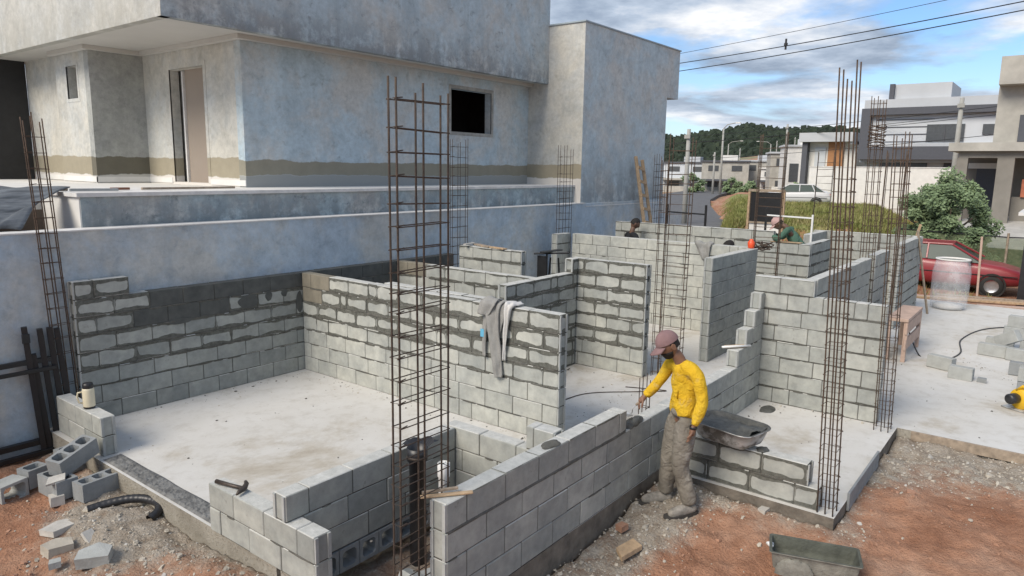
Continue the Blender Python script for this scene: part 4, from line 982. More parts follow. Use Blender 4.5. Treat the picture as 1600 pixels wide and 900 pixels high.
cloth('back_panel',[(.20,.0,-.25),(.19,.0,-.05),(.12,0,.022),(.03,0,.022),(-.022,.02,-.04),(-.03,.03,-.18),(-.03,.04,-.32)],[.10,.13,.16,.17,.16,.13,.09],16,M['jgrey'],t,seed=1,amp=.014)
cloth('hanging_sleeve',[(.02,.02,.035),(-.035,.03,-.02),(-.048,.02,-.25),(-.050,-.01,-.5),(-.048,-.03,-.70),(-.046,-.04,-.80)],[.10,.10,.075,.065,.06,.052],10,M['jgrey'],t,folds=3,seed=4,amp=.018,thick=.02)
cloth('front_edge',[(.02,.13,.03),(-.035,.14,-.02),(-.042,.15,-.2),(-.04,.17,-.42),(-.04,.16,-.60)],[.07,.055,.035,.03,.02],8,M['jgrey'],t,folds=3,seed=7,amp=.014)
cloth('pale_lining',[(.14,-.19,.03),(.04,-.18,.035),(-.03,-.17,.02),(-.04,-.15,-.12),(-.038,-.13,-.38),(-.036,-.12,-.6)],[.06,.075,.06,.035,.025,.012],10,M['jwhite'],t,seed=9,amp=.014)
cloth('hood',[(.08,.08,.045),(.0,.09,.055),(-.06,.12,.0),(-.075,.16,-.12)],[.08,.10,.12,.07],12,M['jgrey'],t,folds=4,seed=12,amp=.018,thick=.015)
mb=MB(); mb.cbox((-.062,.175,-.33),(.004,.05,.09)); mb.build('printed_patch',M['jblue'],parent=t)
# boards on wall T, dark stands leaning
for k,(x,y,z,a,L,w,m,lb) in enumerate(((8.86,7.25,1.612,80,.55,.09,'wood','yellowish short board lying along the top of the short wall'),(8.93,7.55,1.615,70,.5,.10,'wood2','brown board beside the yellowish one on the short wall'),(8.86,7.78,1.632,10,.30,.05,'rub_l','pale offcut across the boards on the short wall'))):
    mb=MB(); mb.cbox((0,0,0),(L,w,.02),b=.002); o=mb.build('board',M[m]); o.location=(x,y,z); o.rotation_euler=(0,0,R(a)); tag(o,lb,'board')
t=empty('trestle',(9.2,6.35,0),'dark folded metal trestle standing in the doorway beside the short wall','trestle')
for nm,a,b in (('leg',(-.2,.15,0),(-.05,.05,1.55)),('leg',(.25,-.1,0),(.02,-.12,1.5)),('leg',(-.05,.1,0),(-.02,.0,1.5)),('crossbar',(-.12,.1,.8),(.12,-.05,.8)),('top_bar',(-.2,.2,1.56),(.12,-.25,1.58))):
    mb=MB(); mb.tube([a,b],.016,6); mb.build(nm,M['black'],parent=t)
mb=MB(); mb.cbox((-.1,.1,.95),(.04,.18,1.15)); mb.build('dark_sheet',M['black'],parent=t)
mb=MB(); mb.cbox((0,0,1.60),(.5,.10,.02)); mb.build('seat_plank',M['black'],parent=t)
# ------------------------------------------------------------------ black gate frames leaning on the boundary wall
t=empty('gate_frame',(2.1,8.40,-.22),'black metal gate frames stacked on edge against the boundary wall at the far left','gate')
def bar(a,b,w,m='black',nm='bar',par=None,d=None):
    A,B=Vector(a),Vector(b); L=(B-A).length; q=(B-A).to_track_quat('X','Z'); mb=MB(); mb.cbox((0,0,0),(L,w,d or w),b=.003); o=mb.build(nm,M[m],parent=par); o.location=(A+B)/2; o.rotation_mode='QUATERNION'; o.rotation_quaternion=q; return o
bar((-1.4,0,1.02),(.72,0,1.02),.05,nm='top_rail',par=t); bar((-1.4,-.05,.93),(.72,-.05,.93),.04,nm='second_rail',par=t)
bar((-1.4,0,.14),(.80,0,.14),.06,nm='bottom_rail',par=t); bar((-1.4,-.05,.03),(.80,-.05,.03),.05,nm='lower_rail',par=t)
bar((.10,0,.14),(.06,0,1.02),.035,nm='mid_bar',par=t)
for x,h in ((.50,1.40),(.56,1.10),(.64,1.36),(.73,1.36),(.80,1.34)): bar((x+.04,-.02,0),(x-.03,0,h),.055,nm='post',par=t)
mb=MB(); mb.cbox((.47,-.03,1.28),(.07,.03,.10)); mb.build('latch',M['black'],parent=t)
# tarp over the wall at left
def m_tarp(k):
    n=k.noise(3,5,.6,vec=k.obj(),scale3=(1,6,1)); k.col(k.ramp(n,[(.3,(.045,.052,.060)),(.6,(.14,.155,.17)),(.75,(.24,.26,.27))])); k.rough(.5); k.bump(n,.5,.03)
M['tarp']=mat('tarp',m_tarp)
mb=MB(); n=60; m2=24; vs=[]
for j in range(m2+1):
    for i in range(n+1):
        u=i/n; v=j/m2
        T_=Vector((1.0+2.42*u,9.75-.55*u*u,2.60-.02*math.sin(u*9))); B_=Vector((.8+1.93*u,8.74,2.165))
        p=T_.lerp(B_,v); p.z+=.10*math.sin(v*math.pi)*(1-.4*u); 
        fan=math.sin((u*30+v*5))*.035*(.25+v)+.05*mnoise.noise(Vector((u*9,v*2.5,3)))
        p.z+=fan*(1 if v<.97 else .3); p.y+=fan*.8; p.z=max(p.z,2.155)
        vs.append(tuple(p))
mb.add(vs,[(j*(n+1)+i,j*(n+1)+i+1,(j+1)*(n+1)+i+1,(j+1)*(n+1)+i) for j in range(m2) for i in range(n)])
o=mb.build('tarpaulin',M['tarp'],smooth=True); s_=o.modifiers.new('s','SOLIDIFY'); s_.thickness=.012; tag(o,'dark grey crumpled tarpaulin hanging off the terrace at the far left','tarpaulin')
for x,y,a,L,w,m,lb in ((3.05,9.35,-25,.75,.08,'wood2','dark weathered plank at the tarpaulin edge on the terrace corner'),(3.62,9.05,-12,.5,.07,'hblock','thin grey plank lying on the terrace coping corner'),(4.02,9.3,5,.22,.06,'rust_w','short rusty board end on the white terrace'),(4.9,9.25,2,1.3,.04,'wood2','long thin batten lying along the white terrace edge')):
    if m=='rust_w': M['rust_w']=simple('red_brown_wood',(.20,.085,.05),.85)
    mb=MB(); mb.cbox((0,0,0),(L,w,.03),b=.003); o=mb.build('plank',M[m]); o.location=(x,y,2.56); o.rotation_euler=(0,0,R(a)); tag(o,lb,'plank')
# ladder
t=empty('ladder',(15.95,8.35,0),'homemade wooden ladder leaning against the tower wall','ladder')
tx,ty=-.25,.13
bar((.30,-.25,0),(-.15,.12,3.22),.035,'wood',nm='rail',par=t,d=.08); bar((.72,-.25,0),(.19,.12,3.14),.035,'wood',nm='rail',par=t,d=.08)
for k in range(9):
    f=.08+k*.105; a=Vector((.30,-.25,0)).lerp(Vector((-.15,.12,3.22)),f); b=Vector((.72,-.25,0)).lerp(Vector((.19,.12,3.14)),f); bar(a+Vector((0,-.03,0)),b+Vector((0,-.03,0)),.03,'wood',nm='rung',par=t,d=.07)
# black guard posts and rails beyond the rear wall
t=empty('guard_rail',(16,7.15,0),'black pipe guard rail standing beyond the rear wall near the ladder','guard rail')
bar((0,.5,0),(0,.5,2.08),.045,nm='post',par=t); bar((0,-.48,0),(0,-.48,2.1),.045,nm='post',par=t); bar((0,-.48,1.88),(0,.5,1.90),.035,nm='rail',par=t)
t=empty('scaffold_frame',(15,4.45,0),'black and pale pipe frame standing behind the man in green','pipe frame')
bar((0,.48,1.0),(0,.48,2.15),.04,nm='upright',par=t); bar((0,.48,0),(0,.48,1.0),.04,nm='lower_upright',par=t); bar((0,.48,2.0),(0,-.45,1.98),.03,'pvc',nm='crossbar',par=t); bar((0,-.45,0),(0,-.45,2.05),.035,'pvc',nm='far_upright',par=t)
# notice board
t=empty('notice_board',(20,6.6,-.3),'tall dark board in a wooden frame standing before the grass mound','board')
mb=MB(); mb.cbox((0,0,2.22),(.03,.86,.82)); mb.build('dark_panel',M['black'],parent=t)
mb=MB(); mb.cbox((0,0,1.56),(.03,.86,.40)); mb.build('white_panel',M['white'],parent=t)
for y in(-.49,.49): bar((0,y,0),(0,y*.97,2.68),.09,'wood',nm='post',par=t,d=.06)
bar((-.02,-.5,2.68),(-.02,.5,2.68),.07,'wood2',nm='top_rail',par=t); bar((-.03,-.44,1.79),(-.03,.44,1.79),.05,'wood2',nm='mid_rail',par=t)
# orange jug on the wall corner
t=empty('orange_jug',(12.0,4.16,1.60),'small orange plastic cup standing on the end of the tall blue-grey wall','cup')
mb=MB(); mb.lathe([(0,0),(.045,0),(.055,.02),(.06,.10),(.045,.12)],n=16); mb.build('body',M['orange'],parent=t,smooth=True)
mb=MB(); mb.lathe([(.046,.12),(.03,.14),(.03,.155),(0,.16)],n=16); mb.build('lid',M['orange'],parent=t,smooth=True)
# wire on the floor, rope etc
def wire(pts,r,lb,name='cable',m='bplast',cat='cable',group=None):
    mb=MB(); mb.tube(cr_spline([Vector(p) for p in pts],8),r,5); o=mb.build(name,M[m],smooth=True); return tag(o,lb,cat,group)
wire([(6.2,4.9,.01),(6.9,4.75,.008),(7.6,4.65,.01),(8.1,4.2,.008),(8.4,3.9,.01),(8.2,4.4,.01)],.006,'thin tie wire curled on the floor behind the front wall','tie_wire','steel','wire')
wire([(13.1,1.9,.5),(12.8,1.6,.01),(12.6,1.3,.01),(13.4,1.1,.01),(14.6,1.2,.01),(16,.9,.01),(17,.0,.01)],.012,'dark power cable looping over the right-hand slab')
wire([(10.2,-.2,.01),(9.9,-.05,.01),(9.6,-.2,.01),(9.7,-.5,.01)],.012,'short cable end by the yellow saw')
# tie wire tangle on the cage behind
mb=MB(); rg=random.Random(4)
P=[Vector((12.2+rg.uniform(-.12,.12),4.05+rg.uniform(-.22,.22),1.62+rg.uniform(-.06,.10))) for _ in range(26)]
mb.tube(cr_spline(P,5),.010,5); o=mb.build('tie_wire',M['steel']); tag(o,'tangle of dark tie wire hung on the bars above the pale wall','wire')
# rusty rings bundle on the doorway cage
mb=MB()
for k in range(7):
    z=3.3+k*.05; mb.tube([(12.25+.12*math.cos(a)-.04,2.36+.12*math.sin(a)+.06,z+.02*math.sin(a*2+k)) for a in [2*math.pi*i/10 for i in range(10)]],.008,5,closed=True)
o=mb.build('ring_bundle',M['rust']); tag(o,'rusty rings slipped over the top of the doorway bar cage','rings')
# yellow-green paper on wall M
mb=MB(); mb.cbox((0,0,0),(.16,.55,.012)); o=mb.build('board',M['ylw'] if 'ylw' in M else M['wood']); o.location=(13.47,4.02,1.612); tag(o,'pale yellow strip of board lying on the rear wall under the man in green','board')
# ------------------------------------------------------------------ right-hand slab
GR='loose blocks on the right-hand slab'
hb=lambda loc,rot,lb,**k: hblock('hollow_block',loc,rot,lb,group=GR,**k)
def sblock(loc,rz,lb,L=.39,Wd=.14,Hh=.19,rx=0,ry=0,m='hblock_l'):
    mb=MB(); mb.cbox((0,0,0),(L,Wd,Hh),b=.006); rough_mesh(mb,.003,8,loc[0]); o=mb.build('concrete_block',M[m]); o.location=loc; o.rotation_euler=(R(rx),R(ry),R(rz)); return tag(o,lb,'concrete block',GR)
sblock((12.15,1.22,.10),70,'isolated block on the right slab, left one of the loose pair',L=.36)
sblock((11.72,.92,.09),85,'isolated block on the right slab, right one of the loose pair',L=.30,Hh=.18)
chunk((11.72,.66,0),[(-.05,-.06),(.05,-.05),(.06,.05),(-.03,.06)],.06,'small fragment beside the loose pair of blocks','hblock')
pile=[((13.6,.68,.10),80,.39,0,'blocks front left of the upper heap'),((13.5,.30,.10),88,.39,0,'blocks front right of the upper heap'),((13.75,.50,.29),60,.36,30,'tilted block on the upper heap'),
 ((14.2,.62,.10),85,.39,0,'rear left block of the upper heap'),((14.25,.15,.10),85,.39,0,'rear right block of the upper heap'),((14.3,.40,.30),95,.39,0,'upper rear block of the heap'),((14.3,.35,.49),80,.39,0,'topmost block of the upper heap'),
 ((13.3,-.10,.10),80,.39,8,'block at the right foot of the upper heap'),((12.5,.20,.10),88,.39,0,'left block of the middle row'),((12.45,-.22,.10),85,.39,0,'right block of the middle row'),((12.5,-.05,.29),85,.39,4,'block lying on the middle row'),
 ((11.35,.10,.10),90,.30,0,'lower block of the nearest stack by the saw'),((11.35,.10,.295),88,.30,0,'middle block of the nearest stack by the saw'),((11.4,-.05,.49),92,.39,0,'top block of the nearest stack by the saw'),((11.5,-.32,.10),80,.39,0,'block behind the yellow saw')]
for (loc,rz,L,ry,lb) in pile: sblock(loc,rz,lb if lb.startswith(('block','tilted','rear','upper','topmost','left','right','lower','middle','top')) else lb,L=L,ry=ry,m=random.choice(['hblock_l','hblock','hblock_l']))
# circular saw
M['yellow']=simple('yellow_plastic',(.70,.42,.02),.4,var=.08)
t=empty('circular_saw',(10.62,.17,.0),'yellow and black circular saw lying on the right-hand slab','power saw',rz=R(60))
mb=MB(); mb.lathe([(0,-.045),(.12,-.045),(.135,-.02),(.135,.02),(.12,.045),(0,.045)],n=24,M=Matrix.Translation((0,0,.14))@Matrix.Rotation(R(90),4,'X')); mb.build('blade_guard',M['yellow'],parent=t,smooth=True)
mb=MB(); mb.lathe([(0,0),(.055,0),(.065,.02),(.065,.13),(.05,.15),(0,.15)],n=18,M=Matrix.Translation((.03,.045,.15))@Matrix.Rotation(R(-90),4,'X')); mb.build('motor',M['bplast'],parent=t,smooth=True)
mb=MB(); mb.tube([(.05,.03,.24),(-.02,.03,.31),(-.12,.03,.29),(-.15,.03,.20),(-.11,.03,.13)],[.018,.022,.022,.02,.018],8); mb.build('handle',M['yellow'],parent=t,smooth=True)
mb=MB(); mb.cbox((0,.02,.012),(.34,.17,.012)); mb.build('base_plate',M['galv'],parent=t)
mb=MB(); mb.lathe([(0,-.002),(.11,-.002),(.11,.002),(0,.002)],n=28,M=Matrix.Translation((0,-.048,.12))@Matrix.Rotation(R(90),4,'X')); mb.build('blade',M['galv'],parent=t)
# pallet / sawhorse of planks beside wall F
t=empty('plank_table',(12.6,1.86,0),'pinkish plank bench standing behind the seven-course wall end','bench',rz=R(0))
M['pinkw']=simple('pink_board',(.46,.335,.27),.85,var=.15,sc=9,bump=.3)
bar((-.45,0,.66),(.9,0,.66),.30,'pinkw',nm='top_plank',par=t,d=.05); bar((-.45,-.13,.53),(.9,-.13,.53),.03,'pinkw',nm='side_plank',par=t,d=.18); bar((-.45,-.13,.28),(.9,-.13,.28),.03,'pinkw',nm='lower_plank',par=t,d=.18)
for x,y in((-.4,-.12),(-.4,.12),(.85,-.12),(.85,.12)): bar((x,y,0),(x,y,.63),.06,'pinkw',nm='leg',par=t)
# barrel (clear plastic)
def m_clear(k):
    n=k.noise(4,5,.6,vec=k.obj()); k.col((.72,.74,.76)); k.rough(.25); k.bs.inputs['Transmission Weight'].default_value=.0; k.bs.inputs['Alpha'].default_value=.50; k.set(k.bs.inputs['Alpha'],k.ramp(n,[(.35,.16),(.7,.40)]))
M['clear']=mat('clear_plastic',m_clear)
t=empty('clear_drum',(17.9,1.80,0),'milky transparent plastic drum with white rim on the far right slab','drum')
mb=MB(); mb.lathe([(0,.01),(.30,.01),(.34,.05),(.36,.3),(.365,.8),(.33,1.02),(.31,1.07)],n=32); mb.build('shell',M['clear'],parent=t,smooth=True)
mb=MB(); mb.lathe([(.315,1.07),(.335,1.075),(.335,1.10),(.30,1.10),(.30,1.07)],n=32); mb.build('rim',M['white'],parent=t,smooth=True)
mb=MB(); mb.lathe([(0,.015),(.28,.015),(.31,.10),(0,.13)],n=24); mb.build('residue',M['cap'],parent=t,smooth=True)
# prop leaning
t=bar((16.9,2.05,0),(16.6,2.35,1.75),.035,'wood2',nm='prop'); t.name='wooden_prop'; tag(t,'thin wooden prop leaning beside the rear right wall','prop')
t=bar((21.0,3.25,0),(21.2,2.95,1.6),.05,'wood',nm='prop'); t.name='wooden_prop'; tag(t,'pale stick poking up in front of the bush','prop')
t=bar((21.5,1.55,-.2),(21.5,1.6,1.35),.05,'pinkw',nm='prop'); t.name='wooden_post'; tag(t,'pale wooden post in front of the red car wheel','post')
# planks and red strips on soil in front of the car
for k,(x,y,a,L,m,lb) in enumerate(((19.6,1.6,-72,2.6,'wood','orange-tan plank nearest the drum on the far slab edge'),(20.3,1.9,-75,3.0,'pinkw','pinkish plank on the soil before the car'),(20.9,1.2,-78,2.4,'wood2','dull plank farthest toward the car'),(19.3,.3,-70,2.2,'pinkw','pink plank lying on the slab edge toward the dark hut'))):
    mb=MB(); mb.cbox((0,0,0),(L,.16,.05),b=.004); o=mb.build('plank',M[m]); o.location=(x,y,-.02 if x<20 else -.12); o.rotation_euler=(0,0,R(a)); tag(o,lb,'plank','planks strewn before the car')
# ------------------------------------------------------------------ people
def skin_mesh(verts,edges,sub=2,root=0):
    """verts: list of (x,y,z,rx[,ry])"""
    me=bpy.data.meshes.new('tmp'); me.from_pydata([v[:3] for v in verts],edges,[]); o=bpy.data.objects.new('tmp',me); COL.objects.link(o)
    md=o.modifiers.new('sk','SKIN'); md.use_smooth_shade=True
    if not me.skin_vertices: pass
    sk=me.skin_vertices[0].data if me.skin_vertices else None
    if sk is None:
        bm_=None
    for i,v in enumerate(verts):
        r=v[3]; r2=v[4] if len(v)>4 else r
        sk[i].radius=(r,r2); sk[i].use_root=(i==root)
    sb=o.modifiers.new('ss','SUBSURF'); sb.levels=sub; sb.render_levels=sub
    dg=bpy.context.evaluated_depsgraph_get(); dg.update(); m2=bpy.data.meshes.new_from_object(o.evaluated_get(dg))
    bpy.data.objects.remove(o); return m2
def mesh_data(me): return [tuple(v.co) for v in me.vertices],[tuple(p.vertices) for p in me.polygons]
def ensure_skin(me):
    pass
def head_mesh(sc=1.0,n=28,m=22):
    """face looks along +x"""
    vs=[];fs=[]
    for j in range(m+1):
        t=math.pi*j/m
        for i in range(n):
            a=2*math.pi*i/n; x=math.cos(a)*math.sin(t); y=math.sin(a)*math.sin(t); z=math.cos(t)
            X,Y,Z=x*.095,y*.076,z*.118
            if z<0: X*=1-.18*(-z); Y*=1-.30*(-z)          # jaw narrows
            if x<0 and z<-.2: X*=1-.25*(-z)
            g=lambda y0,z0,sy,sz: math.exp(-((y-y0)/sy)**2-((z-z0)/sz)**2)
            if x>0:
                X+=.026*g(0,-.16,.13,.17)*1.0 + .010*g(0,.02,.11,.2)          # nose
                X+=.008*g(0,.22,.6,.10)                                       # brow
                X-=.013*(g(.36,.06,.2,.12)+g(-.36,.06,.2,.12))                # eye sockets
                X+=.008*g(0,-.46,.30,.07)+.007*g(0,-.56,.26,.05)-.006*g(0,-.51,.3,.025)  # lips
                X+=.014*g(0,-.86,.4,.18)                                      # chin
                X+=.005*(g(.5,-.15,.2,.2)+g(-.5,-.15,.2,.2))
            vs.append((X*sc,Y*sc,Z*sc))
    fs=[(j*n+i,(j+1)*n+i,(j+1)*n+(i+1)%n,j*n+(i+1)%n) for j in range(m) for i in range(n)]
    # ears
    for s in(-1,1):
        k=len(vs); q=10
        for i in range(q):
            a=2*math.pi*i/q; vs.append(((-.005+.019*math.cos(a))*sc,s*.074*sc,(-.01+.032*math.sin(a))*sc))
        for i in range(q):
            a=2*math.pi*i/q; vs.append(((-.012+.021*math.cos(a))*sc,s*.090*sc,(-.008+.034*math.sin(a))*sc))
        for i in range(q): fs.append((k+i,k+(i+1)%q,k+q+(i+1)%q,k+q+i) if s>0 else (k+q+i,k+q+(i+1)%q,k+(i+1)%q,k+i))
        fs.append(tuple(k+q+i for i in range(q))); fs.append(tuple(k+i for i in range(q))[::-1])
    return vs,fs
def look(d,up=(0,0,1)):
    x=Vector(d).normalized(); y=Vector(up).cross(x).normalized(); z=x.cross(y); return Matrix((x,y,z)).transposed().to_4x4()
def hand_chain(wr,d,palm_n,curl=.5,s=1.0,side=1):
    """skinned chains: wrist point, direction of the hand, palm normal, side of thumb. returns list of (verts,edges)"""
    d=Vector(d).normalized(); pn=Vector(palm_n); pn=(pn-d*pn.dot(d)).normalized(); sd=d.cross(pn).normalized()*side
    wr=Vector(wr); out=[]
    pv=[wr-d*.03,wr+d*.035*s,wr+d*.075*s]; out.append(([(*pv[0],.026*s),(*pv[1],.030*s),(*pv[2],.030*s)],[(0,1),(1,2)]))
    for k,(off,L) in enumerate(((.028,.062),(.010,.072),(-.009,.067),(-.027,.052))):
        b=wr+d*.070*s+sd*off*s; pts=[b]; dd=d.copy()
        for q in range(3):
            ang=curl*(.55+.25*q); dd=(dd*math.cos(ang)+pn*math.sin(ang)).normalized() if q or True else dd
            pts.append(pts[-1]+dd*L*s*(.45,.32,.23)[q]); ang=0
        r=(.0098,.0095,.0088,.0075); out.append(([(*p,r[i]*s) for i,p in enumerate(pts)],[(0,1),(1,2),(2,3)]))
    b=wr+d*.025*s+sd*.020*s; p1=b+(sd*.75+d*.5+pn*.25).normalized()*.035*s; p2=p1+(d*.85+sd*.2+pn*.45).normalized()*.030*s; p3=p2+(d*.8+pn*.5).normalized()*.022*s
    out.append(([(*b,.013*s),(*p1,.0115*s),(*p2,.010*s),(*p3,.008*s)],[(0,1),(1,2),(2,3)])); return out
def person(loc,rz,label,J,cols,cap=None,cap_kind='cap',face=(1,0,0),hands=None,voxel=.006,seed=0,hair=None,beard=None,shoes=True,headup=(0,0,1)):
    root=empty('person',loc,label,'person',None,rz=rz)
    V=[];F=[]
    def addm(vs,fs):
        k=len(V); V.extend(vs); F.extend([tuple(i+k for i in f) for f in fs])
    def P(n,r): p=J[n]; return (*p,r)
    # underlying body: torso, neck, arms, legs (thin, hidden under the clothes)
    nk=(*((Vector(J['neck'])*.45+Vector(J['head'])*.55)),.052)
    for ch in ([P('pelvis',.035),P('spine',.045),P('chest',.065),P('neck',.055),nk],
               [P('chest',.05),P('shN',.042),P('elN',.037),P('wrN',.029)],[P('chest',.05),P('shF',.042),P('elF',.037),P('wrF',.029)],
               [P('pelvis',.04),P('hipN',.045),P('knN',.045),P('anN',.038)],[P('pelvis',.04),P('hipF',.045),P('knF',.045),P('anF',.038)]):
        addm(*mesh_data(skin_mesh(ch,[(i,i+1) for i in range(len(ch)-1)],2)))
    hv,hf=head_mesh(); T=Matrix.Translation(J['head'])@look(face,headup); addm([tuple(T@Vector(p)) for p in hv],hf)
    for h in (hands or []):
        for vs,es in hand_chain(*h): addm(*mesh_data(skin_mesh(vs,es,1)))
    me=bpy.data.meshes.new('body'); me.from_pydata(V,[],F); o=bpy.data.objects.new('tmpb',me); COL.objects.link(o)
    md=o.modifiers.new('r','REMESH'); md.mode='VOXEL'; md.voxel_size=voxel; md.use_smooth_shade=True
    sm=o.modifiers.new('s','SMOOTH'); sm.iterations=2; sm.factor=.5
    dg=bpy.context.evaluated_depsgraph_get(); dg.update(); m2=bpy.data.meshes.new_from_object(o.evaluated_get(dg)); bpy.data.objects.remove(o)
    m2.materials.clear(); m2.materials.append(cols['skin']); b=bpy.data.objects.new('body',m2); COL.objects.link(b); b.parent=root
    def garment(name,chains,m,amp=.010,sc=9,vox=.011):
        VV=[];FF=[]
        for vs in chains:
            v_,f_=mesh_data(skin_mesh(vs,[(i,i+1) for i in range(len(vs)-1)],2)); k=len(VV); VV+=v_; FF+=[tuple(i+k for i in q) for q in f_]
        me=bpy.data.meshes.new(name); me.from_pydata(VV,[],FF); o=bpy.data.objects.new('tmpg',me); COL.objects.link(o)
        md=o.modifiers.new('r','REMESH'); md.mode='VOXEL'; md.voxel_size=vox; md.use_smooth_shade=True
        sm=o.modifiers.new('s','SMOOTH'); sm.iterations=5; sm.factor=.5
        dg=bpy.context.evaluated_depsgraph_get(); dg.update(); me=bpy.data.meshes.new_from_object(o.evaluated_get(dg)); bpy.data.objects.remove(o)
        me.name=name; me.materials.clear(); me.materials.append(m)
        for v in me.vertices:
            c=v.co; n=v.normal; q=c.x+c.y*.6
            w=mnoise.noise(Vector((c.x*sc*.7+seed,c.y*sc*.7,c.z*sc*.9+q*5)))+.6*mnoise.noise(Vector((c.x*sc*1.6,c.y*sc*1.6+seed,c.z*sc*1.5+q*14)))
            w=w-.5*abs(w); v.co=c+n*w*amp
        me.polygons.foreach_set('use_smooth',[True]*len(me.polygons))
        o=bpy.data.objects.new(name,me); COL.objects.link(o); o.parent=root; return o
    lerp=lambda a,b,t: tuple(Vector(J[a])*(1-t)+Vector(J[b])*t)
    pt=lambda p,r: (*p,r)
    def arm(s): return [pt(lerp('chest','neck',.55),.082),pt(J['sh'+s],.068),pt(lerp('sh'+s,'el'+s,.5),.060),pt(J['el'+s],.054),pt(lerp('el'+s,'wr'+s,.5),.052),pt(lerp('el'+s,'wr'+s,.86),.043),pt(lerp('el'+s,'wr'+s,.98),.040)]
    def side(s): return [pt(lerp('chest','sh'+s,.42),.092),pt(tuple(Vector(lerp('spine','hip'+s,.0))*.6+Vector(lerp('chest','sh'+s,.4))*.4),.10),pt(tuple(Vector(J['spine'])*.45+Vector(J['hip'+s])*.55),.108),pt(tuple(Vector(J['spine'])*.22+Vector(J['hip'+s])*.78),.112)]
    garment('shirt',[[pt(lerp('chest','neck',.80),.066),pt(lerp('chest','neck',.45),.098),pt(J['chest'],.128),pt(J['spine'],.128),pt(lerp('spine','pelvis',.75),.138)],arm('N'),arm('F'),side('N'),side('F')],cols['shirt'],amp=.012)
    def leg(s): return [pt(lerp('pelvis','hip'+s,.7),.118),pt(J['hip'+s],.116),pt(lerp('hip'+s,'kn'+s,.5),.100),pt(J['kn'+s],.086),pt(lerp('kn'+s,'an'+s,.5),.084),pt(lerp('kn'+s,'an'+s,.85),.080),pt(lerp('kn'+s,'an'+s,1.0),.082)]
    garment('trousers',[[pt(lerp('pelvis','spine',.70),.128),pt(J['pelvis'],.142)],leg('N'),leg('F')],cols['trousers'],amp=.013,sc=5,vox=.012)
    if shoes:
        for s in('N','F'):
            a=Vector(J['an'+s]); t_=Vector(J['toe'+s]); dr=(t_-a); dr.z=0; dr.normalize(); zg=0.0
            vs=[(*(a+Vector((0,0,.02))),.055),(a.x-dr.x*.04,a.y-dr.y*.04,.050,.052),(a.x+dr.x*.08,a.y+dr.y*.08,.055,.054),(a.x+dr.x*.17,a.y+dr.y*.17,.045,.050),(a.x+dr.x*.235,a.y+dr.y*.235,.034,.036)]
            me=skin_mesh(vs,[(0,1),(1,2),(2,3),(3,4)],2); 
            for v in me.vertices: v.co.z=max(v.co.z,.004)
            me.materials.clear(); me.materials.append(cols['shoe']); o=bpy.data.objects.new('shoe',me); COL.objects.link(o); o.parent=root
            sm_=MB(); sx=Vector((-dr.y,dr.x,0)); ol=[(-.075,.030),(-.04,.046),(.08,.050),(.18,.056),(.25,.044),(.275,.015),(.275,-.015),(.25,-.044),(.18,-.056),(.08,-.050),(-.04,-.046),(-.075,-.030)]; sm_.prism([((a+dr*p+sx*q).x,(a+dr*p+sx*q).y) for p,q in ol],-.004,.026); sm_.build('sole',SOLE,parent=o)
    H=Matrix.Translation(J['head'])@look(face,headup)
    if hair:
        mb=MB(); n=26;m=10; vs=[]
        for j in range(m+1):
            t=R(105)*j/m
            for i in range(n):
                a=2*math.pi*i/n; lim=1.0
                tt=min(t,R(62)) if math.cos(a)>.35 else (min(t,R(85)) if math.cos(a)>-.2 else t)
                vs.append(H@Vector((math.cos(a)*math.sin(tt)*.101-.002,math.sin(a)*math.sin(tt)*.082,math.cos(tt)*.124+.001)))
        mb.add(vs,[(j*n+i,(j+1)*n+i,(j+1)*n+(i+1)%n,j*n+(i+1)%n) for j in range(m) for i in range(n)]); mb.build('hair',hair,parent=root,smooth=True)
    if beard:
        mb=MB(); n=16;m=6; vs=[]
        for j in range(m+1):
            t=R(112+ (168-112)*j/m)
            for i in range(n+1):
                a=R(-88+176*i/n); dip=.0
                k=1-.18*(-math.cos(t)); ky=1-.30*(-math.cos(t))
                bx=.014*math.exp(-((math.sin(a)*math.sin(t))/.4)**2-((math.cos(t)+.86)/.18)**2)
                vs.append(H@Vector((math.cos(a)*math.sin(t)*.095*k+bx+.010*math.cos(a)+.003,math.sin(a)*math.sin(t)*.079*ky,math.cos(t)*.122)))
        mb.add(vs,[(j*(n+1)+i,(j+1)*(n+1)+i,(j+1)*(n+1)+i+1,j*(n+1)+i+1) for j in range(m) for i in range(n)]); o=mb.build('beard',beard,parent=root,smooth=True)
        s_=o.modifiers.new('s','SOLIDIFY'); s_.thickness=.008
    if cap:
        mb=MB(); n=28;m=9; vs=[]
        for j in range(m+1):
            t=R(88)*j/m
            for i in range(n):
                a=2*math.pi*i/n; vs.append(H@Vector((math.cos(a)*math.sin(t)*.108-.004,math.sin(a)*math.sin(t)*.090,math.cos(t)*.108+.028)))
        mb.add(vs,[(j*n+i,(j+1)*n+i,(j+1)*n+(i+1)%n,j*n+(i+1)%n) for j in range(m) for i in range(n)]); c=mb.build('cap',cap,parent=root,smooth=True)
        mb=MB(); vs=[]; n=12
        for q in range(4):
            for i in range(n+1):
                a=R(-58+116*i/n); ex=q/3; vs.append(H@Vector((math.cos(a)*(.100+.0*ex)+ex*.085*math.cos(a*.8),math.sin(a)*.086*(1-.05*ex),.030-.030*ex-.018*math.sin(abs(a))**2)))
        mb.add(vs,[(q*(n+1)+i,(q+1)*(n+1)+i,(q+1)*(n+1)+i+1,q*(n+1)+i+1) for q in range(3) for i in range(n)]); o=mb.build('brim',cap,parent=c,smooth=True)
        s_=o.modifiers.new('s','SOLIDIFY'); s_.thickness=.005
